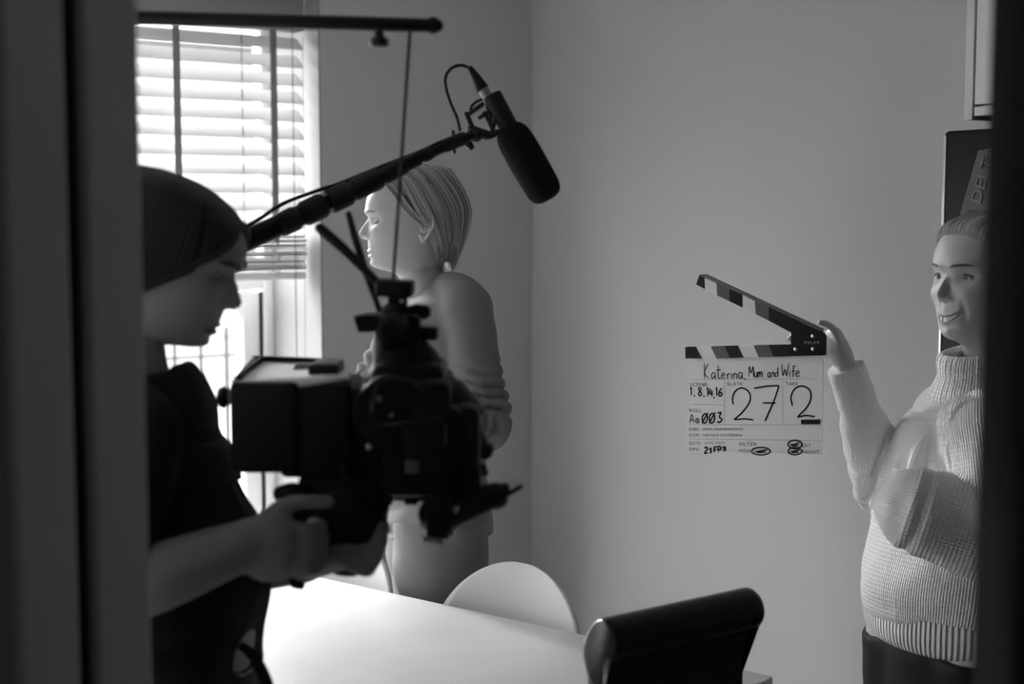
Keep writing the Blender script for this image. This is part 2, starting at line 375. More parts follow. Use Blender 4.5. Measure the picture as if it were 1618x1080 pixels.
# ------------------------------------------------------------------ outside
M_ext = mat('render_wall', .17, .9); M_iron = mat('iron', .03, .6); M_extg = mat('paving', .13, .9, var=.1, scale=4)
o = MB().box((0, 14, -.06), (14, 9.5, .05)).build('ground', M_extg, smooth=False); o['kind'] = 'structure'; o['label'] = 'pale sunlit ground outside'
fe = empty('iron_fence', (1.2, 5.6, 0), 'thin iron railing outside, seen under the blind past the operator', 'fence')
for k in range(26):
    x = 2.47-k*.115; MB().tube([(x, 5.6, -.01), (x, 5.6, 1.04), (x, 5.6, 1.055), (x, 5.6, 1.07), (x, 5.6, 1.10)], [.0065, .0065, .014, .010, .002], seg=8).build('fence_bar', M_iron, fe)
for z in (.15, .98): MB().cyl((-.45, 5.6, z), (2.62, 5.6, z), .006, seg=8).build('fence_rail', M_iron, fe)
MB().box((2.47, 5.6, .55), (.008, .008, .55), r=.002).build('fence_post', M_iron, fe)
bd = empty('house', (4, 15, 0), 'overexposed pale house beyond the railing outside', 'house')
MB().box((5.0, 15, 1.6), (3.6, 2, 1.6)).build('wall', M_ext, bd, smooth=False)
rf = MB().prism([(1.2, 12.8, 3.2), (1.2, 17.2, 3.2), (1.2, 15, 4.3)], (7.6, 0, 0)); rf.build('roof', mat('roof_pale', .16, .8), bd, smooth=False)
for x in (2.4, 4.0, 5.6): MB().box((x, 12.99, 1.3), (.35, .03, .55)).build('window', mat('ext_pane', .09, .3), bd, smooth=False)

# ================================================================== FURNITURE
zt = .74
def onz(px, py, z):
    r = FW + RT*(px-809)/FPX - CU*(py-540)/FPX; return CAM + r*((z-CAM[2])/r[2])
TB = onz(1222, 1067, zt); TA = onz(488, 907, zt); te = nrm(TA-TB); tn = np.array([te[1], -te[0], 0]); tn = tn if np.dot(tn, CAM-TB) < 0 else -tn
TLn, TWd = 1.68, .80
tbl = empty('dining_table', (TB+te*TLn/2-tn*TWd/2)*np.array([1, 1, 0]), 'white topped dining table standing between the operator and the woman in grey', 'table')
cen = TB+te*TLn/2-tn*TWd/2
MB().box(cen-UP*.014, (TLn/2, TWd/2, .014), (te, tn, UP), r=.004).build('table_top', M_table, tbl)
b = MB()
for s in (-1, 1):
    b.box(cen+tn*s*(TWd/2-.03)-UP*.065, (TLn/2-.03, .011, .036), (te, tn, UP)); b.box(cen+te*s*(TLn/2-.03)-UP*.065, (.011, TWd/2-.04, .036), (te, tn, UP))
b.build('apron', M_dark, tbl)
for s in (-1, 1):
    for q in (-1, 1):
        p = cen+te*s*(TLn/2-.055)+tn*q*(TWd/2-.055); MB().tube([p*[1,1,0]+UP*.0, p*[1,1,0]+UP*.70], [.022, .03], seg=20).build('leg', M_dark, tbl)

# white shell chair built at the origin: +x faces the sitter's front
def shell_chair():
    r = empty('shell_chair', (0, 0, 0), '', 'chair')
    nu, nv = 34, 26
    P = cr([(.20, .0, .435), (.10, 0, .445), (-.05, 0, .44), (-.15, 0, .455), (-.195, 0, .52), (-.215, 0, .60), (-.235, 0, .70), (-.25, 0, .785), (-.258, 0, .83)], 3001)
    def S(u, v):            # u 0..1 from seat front to back top, v -1..1 across
        p = P[min(int(u*3000), 3000)]
        wd = np.interp(u, [0, .15, .35, .48, .56], [.17, .205, .21, .17, .165])
        if p[2] > .60: wd = max(.012, .200*math.sqrt(max(0, 1-((p[2]-.635)/.196)**2)))
        elif p[2] > .50: wd = .165+(p[2]-.50)*.28
        y = wd*v; curve = v*v
        return np.array([p[0]+(.035*curve*(wd/.2)**2 if u > .45 else 0), y, p[2]+(.02*curve if u < .45 else 0)])
    rings = []
    for u in np.sin(np.linspace(0, math.pi/2, nu*2)): rings.append([S(u, v) for v in np.linspace(-1, 1, nv)])
    R = np.array(rings); n, k, _ = R.shape
    b = MB(); F = [(j*k+i, j*k+i+1, (j+1)*k+i+1, (j+1)*k+i) for j in range(n-1) for i in range(k-1)]
    b.add(R.reshape(-1, 3), F); o = b.build('shell', M_shell, r, smooth=89, origin=np.zeros(3))
    m = o.modifiers.new('thick', 'SOLIDIFY'); m.thickness = .007; m.offset = 0
    for sx in (-1, 1):
        for sy in (-1, 1):
            MB().tube([(sx*.06, sy*.06, .43), (sx*.17-.02, sy*.19, .0)], [.010, .009], seg=12).build('leg', M_chrome, r)
    return r
ch = shell_chair()
def copy_tree(o, parent=None):
    c = o.copy(); C.objects.link(c)
    if parent: c.parent = parent
    for k in o.children: copy_tree(k, c)
    return c
def place_chair(c, px, off, rot=0, scale=1):
    # px column where the chair back sits, off = distance of the back behind the table edge
    lo, hi = 0., 1.7
    for _ in range(40):
        m = (lo+hi)/2; p = TB+te*m+tn*off; v = p-CAM; x = 809+FPX*np.dot(v, RT)/np.dot(v, FW)
        lo, hi = (m, hi) if x > px else (lo, m)
    f = -tn; a = math.atan2(f[1], f[0])+rot; fv = np.array([math.cos(a), math.sin(a), 0])
    loc = p+fv*.235; c.location = (loc[0], loc[1], 0); c.rotation_euler = (0, 0, a)
place_chair(ch, 815, .075)
tag(ch, 'white moulded chair with rounded back behind the table, right of the standing woman', 'chair', 'white moulded chairs at the table')
ch2 = copy_tree(ch); place_chair(ch2, 545, .06, -.06)
tag(ch2, 'white moulded chair at the table, mostly hidden behind the operator\'s fingers', 'chair', 'white moulded chairs at the table')

# black leather roll back chair at the near end of the table
zl = .955
pL = onz(948, 968, zl); pR = onz(1165, 922, zl); ax = nrm(pR-pL); bn = np.array([ax[1], -ax[0], 0]); bn = bn if np.dot(bn, CAM-pL) > 0 else -bn   # bn points to the camera
pL = pL + bn*.0; L = np.linalg.norm(pR-pL)
lc = empty('leather_chair', ((pL+pR)/2*[1, 1, 0]), 'black leather roll back dining chair at the near end of the table', 'chair')
mid = (pL+pR)/2; hw = L/2+.012
b = MB(); rings = []
# side profile (towards camera = +n, z); roll at the top curls backwards
prof = [(-.030, .45), (-.032, .60), (-.030, .75), (-.036, .86), (-.030, .905), (-.008, .94), (.022, .953), (.048, .940), (.056, .915), (.046, .893), (.028, .884), (.020, .86), (.022, .75), (.028, .60), (.03, .45)]
pr = cr(prof, 60)
for s, g in ((-1, .80), (-.985, .93), (-.96, .985), (-.9, 1), (0, 1), (.9, 1), (.96, .985), (.985, .93), (1, .80)):
    c0 = pr.mean(0); row = []
    for n_, z_ in pr:
        cx = np.interp(z_, [.45, .85, .89, .96], [.86, .92, 1.0, 1.0]); roll = np.array([.02, .915]) if z_ > .885 else np.array([0, z_])
        q = roll+(np.array([n_, z_])-roll)*g
        row.append(mid*[1, 1, 0]+ax*(hw*s*cx)+bn*q[0]+UP*q[1])
    rings.append(row)
b.loft(rings); b.build('backrest', M_leather, lc, smooth=50)
b = MB(); b.box(mid*[1,1,0]-bn*.24+UP*.42, (hw*.93, .22, .055), (ax, bn, UP), r=.03); b.build('seat', M_leather, lc)
for s in (-1, 1):
    for q in (-.44, -.02): 
        p = mid*[1, 1, 0]+ax*s*(hw*.8)+bn*q; MB().tube([p+UP*0, p+UP*.38], [.015, .022], seg=4).build('leg', M_dark, lc)
p = mid*[1, 1, 0]-ax*(hw*.945)-bn*.005+UP*.845
MB().ball(p, (.004, .008, .014), (ax, bn, UP)).build('stud', M_chrome, lc)
# seam under the roll
pts = [mid*[1,1,0]+ax*(hw*.93*s)+bn*.0275+UP*(.874) for s in np.linspace(-1, 1, 12)]
MB().tube(pts, .0022, seg=8).build('piping', M_leather, lc)

# ------------------------------------------------------------------ wall cabinet and tall appliance on the right wall
def yat(px, x):            # world y where the ray column px meets plane x
    r = FW + RT*(px-809)/FPX; return r[1]/r[0]*x
def zat(py, px, x):
    r = FW + RT*(px-809)/FPX - CU*(py-540)/FPX; return CAM[2]+r[2]/r[0]*x
CX = XR-.35; y1 = yat(1513, CX); z0 = zat(190, 1520, CX); M_cab = mat('cabinet_grey', .68, .4)
cb = empty('wall_cabinet', (XR-.175, y1-.31, z0), 'pale wall cabinet high on the right wall above the black appliance', 'cabinet')
ye = yat(1526, CX)
b = MB(); b.box((XR-.177, (y1+ye)/2, (z0+2.48)/2), (.173, (y1-ye)/2, (2.48-z0)/2), r=.001)
b.box((XR-.17, y1-.61, (z0+2.48)/2), (.166, .008, (2.48-z0)/2)); b.box((XR-.17, y1-.31, 2.47), (.166, .3, .008)); b.box((XR-.17, y1-.31, z0+.03), (.16, .3, .008)); b.box((XR-.01, y1-.31, (z0+2.48)/2), (.006, .3, .33))
b.build('cabinet_body', M_cab, cb)
zd = zat(165, 1540, CX); yd = yat(1529, CX)
MB().box((CX+.009, (yd+y1-.6)/2, (zd+2.47)/2), (.009, (yd-y1+.6)/2, (2.47-zd)/2), r=.0015).build('door', M_cab, cb)
MB().box((CX+.012, (yd+y1-.6)/2, (zd-.004+z0+.006)/2), (.012, (yd-y1+.6)/2, (zd-z0-.012)/2), r=.0015).build('light_rail', M_cab, cb)
M_apl_ = mat('appliance_black', .005, .45); M_apl_.node_tree.nodes['Principled BSDF'].inputs['Specular IOR Level'].default_value = .2; AX = XR-.37; ay = yat(1495, AX); az = zat(207, 1515, AX)
ap = empty('tall_appliance', (XR-.18, ay-.3, 0), 'tall black glossy appliance against the right wall behind the smiling woman', 'appliance')
MB().box((XR-.18, ay-.3, (az+.03)/2), (.17, .298, (az-.03)/2), r=.006).build('appliance_body', M_apl_, ap)
MB().box((AX-.009, ay-.3, (az+.08)/2), (.0165, .3, (az-.08)/2), r=.012).build('door', M_apl_, ap)
MB().box((XR-.18, ay-.3, .02), (.15, .28, .02)).build('plinth', M_black, ap)
MB().box((AX-.022, ay-.004, (az+.1)/2), (.005, .004, (az-.12)/2), r=.003).build('edge_glint', M_chrome, ap)  # bright strip imitating the window's reflection along the rounded glossy edge
# tapered housing with raised lettering
DXp = AX-.028
Pd = [np.array([DXp, yat(px, DXp), zat(py, px, DXp)]) for px, py in ((1552, 238), (1524, 345), (1500, 440), (1650, 440), (1650, 238))]
dl = empty('tapered_housing', (DXp-.02, Pd[3][1], Pd[2][2]), 'dark tapered panel with raised letters DELTA above the smiling woman', 'panel')
M_dl = mat('dark_grey_panel', .055, .5)
MB().prism(Pd, (-.03, 0, 0)).build('panel', M_dl, dl, smooth=False)
V, F = text_mesh('DELTA', 1.0)
DP = DXp-.0305
p0 = np.array([DP, yat(1543, DP), zat(324, 1543, DP)]); p1 = np.array([DP, yat(1566, DP), zat(232, 1566, DP)])
ux = nrm(p1-p0); uy = np.cross((-1, 0, 0), ux); sc_ = np.linalg.norm(p1-p0)/(V[:, 0].max())
b = MB(); Vt = p0+np.outer(V[:, 0]*sc_, ux)+np.outer(V[:, 1]*sc_*.9, uy); b.add(np.array(Vt), F)
o = b.build('lettering', mat('lettering_grey', .13, .5), dl, smooth=False); m = o.modifiers.new('t', 'SOLIDIFY'); m.thickness = .003; m.offset = 0

# ================================================================== CLAPPERBOARD
def Z6(x, y): return (1060+x/3.3733, 420+y/3.375)
sL = at(1087, 640, 2.80); sR = at(1299, 640, 2.63); su = nrm(sR-sL); sn = nrm(np.cross(su, UP)); sn = sn if np.dot(sn, CAM-sL) > 0 else -sn
sv = np.cross(sn, su); sv = sv if sv[2] > 0 else -sv
def onS(px, py, lift=0.0):
    r = FW + RT*(px-809)/FPX - CU*(py-540)/FPX; P0 = sL+sn*lift; return CAM + r*(np.dot(P0-CAM, sn)/np.dot(r, sn))
def zs(x, y, lift=0.0): return onS(*Z6(x, y), lift)
slo = empty('clapperboard', zs(450, 1000), 'open clapperboard with handwritten scene details held up by the smiling woman', 'clapperboard')
M_board = mat('slate_white', .90, .35); M_stw = mat('stick_white', .85, .4); M_stg = mat('stick_grey', .10, .4); M_stk = mat('stick_black', .01, .4)
M_ink = mat('marker_ink', .01, .4); M_print = mat('printed_text', .12, .6); M_line = mat('printed_line', .35, .6)
Bp = [zs(*p) for p in ((88, 490), (808, 480), (803, 1005), (95, 985))]
MB().prism(Bp, -sn*.005).build('board', M_board, slo, smooth=False)
# lower stick, diagonal bands
b = MB(); tx = [76, 135, 212, 285, 358, 440, 520, 640, 806]; ty = [432, 431, 429, 427, 425, 423, 421, 419, 414]
bx = [78, 168, 243, 315, 390, 468, 548, 655, 812]; by = [493, 493, 492, 491, 489, 486, 484, 481, 477]
cols = [2, 0, 1, 2, 0, 1, 2, 2]
for k in range(8):
    q = [zs(tx[k], ty[k], .012), zs(tx[k+1], ty[k+1], .012), zs(bx[k+1], by[k+1], .012), zs(bx[k], by[k], .012)]; b.prism(q, -sn*.014, cols[k])
b.build('lower_stick', [M_stw, M_stg, M_stk], slo, smooth=False)
b = MB(); ux_ = [152, 180, 243, 312, 383, 447, 521, 640, 795]; uy_ = [48, 52, 87, 122, 152, 187, 217, 272, 343]
lx = [134, 182, 246, 312, 383, 452, 522, 622, 770]; ly = [98, 124, 157, 188, 222, 257, 292, 345, 420]
cols = [2, 0, 1, 2, 0, 1, 2, 2]
for k in range(8):
    q = [zs(ux_[k], uy_[k], .012), zs(ux_[k+1], uy_[k+1], .012), zs(lx[k+1], ly[k+1], .012), zs(lx[k], ly[k], .012)]; b.prism(q, -sn*.014, cols[k])
b.build('upper_stick', [M_stw, M_stg, M_stk], slo, smooth=False)
b = MB(); b.prism([zs(*p, .012) for p in ((150, 46), (172, 44), (800, 338), (795, 346), (152, 51))], -sn*.015); b.build('stick_edge', mat('worn_edge', .13, .4), slo, smooth=False)
MB().prism([zs(*p, .016) for p in ((640, 352), (665, 343), (800, 345), (826, 372), (824, 470), (812, 478), (648, 478), (638, 470))], -sn*.004).build('hinge_plate', M_blackg, slo, smooth=False)
for x, y in ((757, 373), (665, 443), (758, 442)): MB().lathe(zs(x, y, .016), sn, [(0, .0034), (.0015, .0034), (.0022, .002)], seg=16).build('rivet', M_chrome, slo)
def stroke(mb, pts, wd=7, lift=.0006, n=None, mi=0):
    P = np.array([list(p) for p in pts], float); n = n or max(8, 7*len(P)); P = cr(P, n) if len(P) > 2 else cr(P, 6)
    W = np.array([zs(x, y, lift) for x, y in P]); h = wd/3.375/FPX*2.72/2; L_, R_ = [], []
    for i in range(len(W)):
        t = nrm(W[min(i+1, len(W)-1)]-W[max(i-1, 0)]); s = np.cross(sn, t); k = h*(.6 if i in (0, len(W)-1) else 1); L_.append(W[i]+s*k); R_.append(W[i]-s*k)
    m = len(W); mb.add(L_+R_, [(i, i+1, m+i+1, m+i) for i in range(m-1)], mi)
def text_on(mb, body, x, y, wd, hgt, lift=.0005, slope=0):
    "zoom-frame placement: x,y left baseline; wd total width; hgt capital height"
    V, F = text_mesh(body, 1.0); X = (V[:, 0]-V[:, 0].min())/(V[:, 0].max()-V[:, 0].min())*wd; Y = V[:, 1]/.70*hgt
    W = [zs(x+a, y-b_+slope*a, lift) for a, b_ in zip(X, Y)]; mb.add(W, F)
b = MB()
for s in (((95, 606), (800, 602)), ((287, 606), (285, 843)), ((595, 604), (597, 845)), ((97, 738), (286, 740)), ((97, 845), (800, 848)), ((97, 922), (800, 930)), ((120, 512), (120, 512.5))):
    stroke(b, s, 2.2, .0004)
b.build('printed_lines', M_line, slo, smooth=False)
for a in (('SCENE', 100, 640, 92, 18), ('SLATE', 300, 637, 82, 18), ('TAKE', 611, 636, 68, 18), ('ROLL', 99, 778, 66, 18), ('DIR:', 99, 878, 52, 17), ('DOP:', 99, 909, 55, 17),
          ('LERA SHAFRANOVA', 170, 876, 215, 13), ('NIKOLA KUTERSKA', 170, 908, 210, 13), ('DATE:', 99, 953, 62, 17), ('12.02.2022', 178, 948, 110, 12), ('FPS:', 99, 985, 55, 17),
          ('FILTER', 364, 958, 95, 18), ('MOS', 364, 994, 60, 18), ('SYNC', 440, 998, 80, 17), ('INT', 634, 962, 45, 16), ('/EXT', 690, 965, 58, 18), ('DAY', 632, 998, 55, 16), ('/NIGHT', 694, 1000, 100, 19)): b = MB(); text_on(b, *a); b.build('printed_lettering', M_print, slo, smooth=False)
b = MB(); text_on(b, 'FILM', 712, 416, 76, 15, .0166); b.build('plate_lettering', mat('plate_print', .4, .5), slo, smooth=False)
# marker writing
G = {'K': [[(0,1),(.05,0)],[(.6,1),(.05,.42),(.6,0)]], 'a': [[(.75,.5),(.3,.52),(.05,.25),(.3,.0),(.7,.3)],[(.75,.52),(.72,.1),(.95,0)]],
 't': [[(.4,1),(.38,.1),(.8,.03)],[(0,.62),(.9,.68)]], 'e': [[(.05,.25),(.7,.32),(.5,.52),(.1,.35),(.2,.03),(.85,.1)]], 'r': [[(.15,.5),(.2,0)],[(.2,.3),(.5,.5),(.9,.48)]],
 'i': [[(.4,.5),(.45,0)],[(.42,.7),(.44,.75)]], 'n': [[(.05,.5),(.1,0)],[(.1,.35),(.5,.52),(.8,.35),(.85,0)]], ',': [[(.5,.06),(.4,-.15)]],
 'M': [[(0,0),(.1,1),(.5,.35),(.9,1),(.98,0)]], 'u': [[(.05,.5),(.1,.08),(.6,.03),(.8,.5)],[(.8,.5),(.9,0)]], 'm': [[(0,.5),(.05,0)],[(.05,.3),(.3,.5),(.45,.0)],[(.45,.3),(.75,.5),(.95,0)]],
 'd': [[(.7,.48),(.2,.45),(.1,.1),(.7,.1)],[(.8,1.1),(.8,0)]], 'W': [[(0,1),(.2,.05),(.5,.6),(.75,.05),(1.1,1.1)]], 'f': [[(.95,.9),(.5,1),(.4,.5),(.4,-.05)],[(0,.5),(.9,.55)]],
 '1': [[(.2,.8),(.5,1),(.5,0)]], '8': [[(.8,.85),(.4,1),(.15,.75),(.8,.3),(.5,0),(.1,.25),(.8,.85)]], '4': [[(.3,1),(.05,.4),(.9,.4)],[(.65,.8),(.6,0)]], '6': [[(.8,1),(.2,.5),(.2,.05),(.8,.1),(.7,.45),(.2,.35)]],
 'A': [[(0,0),(.45,1),(.9,0)],[(.15,.35),(.75,.35)]], '0': [[(.5,1),(.05,.6),(.2,.02),(.7,.1),(.85,.65),(.5,1)],[(.95,1.05),(.0,-.05)]], '3': [[(.1,.9),(.7,1),(.4,.55),(.85,.3),(.4,0),(.05,.12)]],
 '@': [[(.9,.1),(.2,.0),(.05,.4),(.4,.6),(.85,.4),(.5,.15),(.35,.35),(.6,.45)]], '2': [[(.1,.8),(.5,1),(.8,.7),(.1,.02),(.95,.05)]], 'F': [[(.1,1),(.1,0)],[(.1,1),(.9,1)],[(.1,.5),(.7,.55)]], 'P': [[(.1,0),(.15,1),(.8,.85),(.7,.5),(.15,.45)]], 's': [[(.8,.8),(.3,.9),(.2,.6),(.7,.4),(.5,.05),(.1,.1)]]}
def hand(mb, seq, wd):
    for c, x0, x1, yb, h_ in seq:
        for s in G[c]: stroke(mb, [(x0+p[0]*(x1-x0), yb-p[1]*h_) for p in s], wd, n=16)
def word(name, fn, *a): b = MB(); fn(b, *a); b.build(name, M_ink, slo, smooth=False)
for sq in ([('K',178,215,600,80),('a',214,244,600,60),('t',240,272,600,70),('e',268,293,600,60),('r',298,316,603,60),('i',318,330,602,60),('n',332,355,602,60),('a',358,388,600,62),(',',392,402,600,60)],
         [('M',415,440,592,58),('u',444,463,594,60),('m',465,490,594,60)], [('a',514,536,594,50),('n',538,553,592,52),('d',553,573,592,48)], [('W',590,625,590,68),('i',630,640,592,64),('f',642,666,590,58),('e',664,692,590,62)]): word('handwritten_word', hand, sq, 5)
for sq in ([('1',100,116,690,42),(',',120,130,690,50)], [('8',144,168,692,44),(',',172,182,692,50)], [('1',190,202,695,45),('4',204,226,695,40),(',',226,236,700,45)], [('1',238,250,692,42),('6',252,276,694,44)]): word('handwritten_number', hand, sq, 8)
word('handwritten_word', hand, [('A',100,126,836,44),('@',130,156,836,40)], 5); word('handwritten_number', hand, [('0',165,200,836,52),('0',203,238,836,54),('3',244,278,834,54)], 9)
word('handwritten_word', hand, [('2',176,200,998,32),('s',204,222,996,26),('F',228,248,994,30),('P',250,272,992,30),('s',276,298,984,22)], 9)
def digits(b, *S):
    for q in S: stroke(b, q, 9)
word('handwritten_number', digits, [(332,738),(328,705),(342,668),(377,650),(412,668),(424,702),(410,742),(375,785),(336,819)], [(336,819),(390,815),(440,820)])
word('handwritten_number', digits, [(443,652),(510,641),(576,638)], [(576,638),(556,700),(530,762),(501,827)], [(489,730),(560,730)])
word('handwritten_number', digits, [(648,745),(640,700),(660,655),(700,640),(738,660),(746,705),(725,752),(674,806)], [(674,806),(720,797),(768,803)])
def ring_(b, cx, cy, rx, ry):
    stroke(b, [(cx+rx*math.cos(a), cy+ry*math.sin(a)) for a in np.linspace(0, 2*math.pi+.3, 14)], 8, .0007)
    stroke(b, [(cx-rx*.6, cy+4), (cx+rx*.6, cy-8), (cx-rx*.4, cy+7), (cx+rx*.5, cy+6)], 7, .0007)
for q in ((480, 987, 50, 20), (661, 951, 37, 22), (661, 987, 37, 19)): word('marker_circle', ring_, *q)
MB().prism([zs(*p, .001) for p in ((693, 819), (795, 818), (795, 843), (694, 844))], -sn*.0006).build('label_tape', M_stk, slo, smooth=False)

# ================================================================== HEADS
def head(yfun=None, smile=0.0, eyes='open', neck_len=1.0):
    "returns verts (local x forward, y left, z up; z=0 eye level, x=0 ear), faces, material index, surface lookup"
    st = np.array([  # z, front, back, halfwidth, xmid, exponent
        (.1135, .004, -.016, .008, -.006, 2), (.112, .022, -.034, .024, -.006, 2), (.106, .048, -.060, .046, -.006, 2), (.093, .078, -.082, .062, -.004, 2.05), (.074, .101, -.094, .071, 0, 2.1), (.052, .1165, -.099, .0755, 0, 2.15),
        (.026, .1215, -.100, .077, 0, 2.25), (.004, .1165, -.098, .076, 0, 2.35), (-.015, .1165, -.093, .0745, .002, 2.35), (-.032, .1175, -.085, .072, .005, 2.25), (-.050, .1175, -.074, .068, .01, 2.15), (-.066, .1165, -.066, .064, .014, 2.1),
        (-.082, .1150, -.061, .059, .016, 2.05), (-.096, .1125, -.058, .052, .018, 2.05), (-.106, .107, -.057, .046, .015, 2.05), (-.1135, .094, -.057, .0435, .008, 2.0), (-.119, .074, -.057, .044, 0, 2), (-.127, .055, -.058, .046, -.004, 2),
        (-.142, .045, -.062, .048, -.008, 2), (-.165, .038, -.068, .050, -.015, 2), (-.20, .030, -.078, .055, -.024, 2), (-.24, .022, -.085, .066, -.03, 2)])
    n = 230; Q = cr(st, n)
    # equalise ring spacing along the front profile
    L = np.concatenate([[0], np.cumsum(np.hypot(np.diff(Q[:, 0]), np.diff(Q[:, 1])))]); u = np.linspace(0, L[-1], n)
    Q = np.stack([np.interp(u, L, Q[:, k]) for k in range(6)], 1)
    m = 200; t = np.linspace(0, 1, m, endpoint=False); th = 2*math.pi*t; th = th - .55*np.sin(th)      # denser in front
    V = []
    for z, xf, xb, wd, xm, ex in Q:
        c, s = np.cos(th), np.sin(th); e = np.where(c > 0, 2/ex, 1.0)
        x = np.where(c > 0, xm+(xf-xm)*np.abs(c)**e, xm-(xm-xb)*np.abs(c)); y = wd*np.sign(s)*np.abs(s)**np.where(c > 0, 2/ex, 1.0)
        V.append(np.stack([x, y, np.full(m, z)], 1))
    V = np.vstack(V); x, y, z = V.T; F_ = x > .02; g = lambda y0, z0, sy, sz: np.exp(-((np.abs(y)-y0)/sy)**2-((z-z0)/sz)**2)
    g0 = lambda z0, sy, sz: np.exp(-(y/sy)**2-((z-z0)/sz)**2)
    dx = np.zeros(len(V))
    dx += .0045*g(.020, .017, .026, .008) - .003*g0(.004, .010, .010)
    dx -= .0125*g(.033, -.001, .0155, .0115)
    hn_ = np.interp(z, [-.050, -.047, -.0425, -.036, -.030, -.022, -.010, .002, .010], [0, .001, .0140, .0205, .0215, .0165, .0095, .0028, 0])
    sg = np.interp(z, [-.047, -.036, -.028, -.012, .006], [.0088, .0090, .0078, .0060, .0058])
    dx += hn_*np.exp(-(np.abs(y)/sg)**2.4)
    dx += .0065*g(.0130, -.0385, .0050, .0060) - .004*g(.0075, -.0455, .0035, .0025)
    dx += .0045*g(.046, -.034, .020, .016)*(1+.9*smile)
    my = -.0775+smile*.012*np.clip((np.abs(y)/.026), 0, 1.2)**2; mw = .023+smile*.005
    el = lambda z0, h_, sz: h_*np.exp(-(y/mw)**4-((z-my-z0)/sz)**2)
    lk = 1-.45*smile; dx += lk*(el(.0055, .0042, .0042)+el(-.0065, .0042, .0048))-el(0, .0048, .0016+.0024*smile)+.0015*g0(-.06, .006, .008)
    dx -= .0025*g0(-.0915, .018, .005); dx += .0035*g0(-.103, .014, .008)
    dx -= .004*smile*np.exp(-((np.abs(y)-.033)/.004)**2-((z+.062)/.016)**2)
    if not smile: dx -= .0012*np.exp(-((np.abs(y)-.027-(-.05-z)*.25)/.0035)**2-((z+.062)/.018)**2)
    V[:, 0] += np.where(F_, dx, 0)
    k = m; FF = [(j*k+i, j*k+(i+1) % k, (j+1)*k+(i+1) % k, (j+1)*k+i) for j in range(n-1) for i in range(k)]
    mi = []
    for f in FF:
        q = V[list(f)].mean(0); mm = -.0775+smile*.012*min(abs(q[1])/.026, 1.2)**2; r = ((q[1])/(mw+.002))**2+((q[2]-mm)/(.0105-.002*smile))**2
        mi.append(1 if q[0] > .07 and r < 1 else 0)
    V = np.vstack([V, [(-.006, 0, .114)], [V[-m:].mean(0)]]); a = n*k
    for i in range(k): FF.append((a, (i+1) % k, i)); mi.append(0); FF.append((a+1, (n-1)*k+i, (n-1)*k+(i+1) % k)); mi.append(0)
    fr = V[V[:, 0] > .03]
    def surf(yy, zz_, off=0.0):
        i = np.argmin((fr[:, 1]-yy)**2+(fr[:, 2]-zz_)**2); return np.array([fr[i, 0]+off, yy, zz_])
    return V, FF, mi, surf
def frame(fwd, pitch=0.0, roll=0.0):
    "rows: forward, left, up; pitch > 0 looks down"
    f = nrm(fwd); l = np.cross(UP, f); u = UP.copy()
    f2 = f*math.cos(pitch)-u*math.sin(pitch); u2 = u*math.cos(pitch)+f*math.sin(pitch)
    l2 = l*math.cos(roll)+u2*math.sin(roll); u3 = u2*math.cos(roll)-l*math.sin(roll)
    return np.array([f2, l2, u3])
def ear(mb, s, A, O, sc=1.0):
    "ear on side s (+1 left)"
    c = np.array([-.004, s*.0790, -.016]); P = []
    for a in np.linspace(-2.3, 2.5, 22):
        P.append(c+np.array([-.004-.0165*math.cos(a)*(1 if math.sin(a) > -.3 else .75)-.004*math.sin(a), s*(.007+.010*max(0, math.cos(a))), .030*math.sin(a)+.002]))
    rad = np.interp(np.arange(22), [0, 4, 10, 18, 21], [.0048, .0042, .0036, .004, .003])*sc
    tr_ = lambda p: (np.asarray(p)*sc) @ A + O
    mb.tube([tr_(p) for p in P], list(rad), seg=10, rnd=True)
    P2 = [c+np.array([-.004-.010*math.cos(a), s*(.006+.006*math.cos(a)), .018*math.sin(a)+.004]) for a in np.linspace(-1.9, 1.6, 14)]
    mb.tube([tr_(p) for p in P2], .0030*sc, seg=8, rnd=True)
    mb.ball(tr_(c+np.array([-.008, s*.002, -.002])), (.016*sc, .006*sc, .026*sc), A)
    mb.ball(tr_(c+np.array([.004, s*.004, -.004])), (.004*sc, .005*sc, .006*sc), A)
    mb.ball(tr_(c+np.array([.000, s*.006, -.027])), (.010*sc, .006*sc, .0115*sc), A)
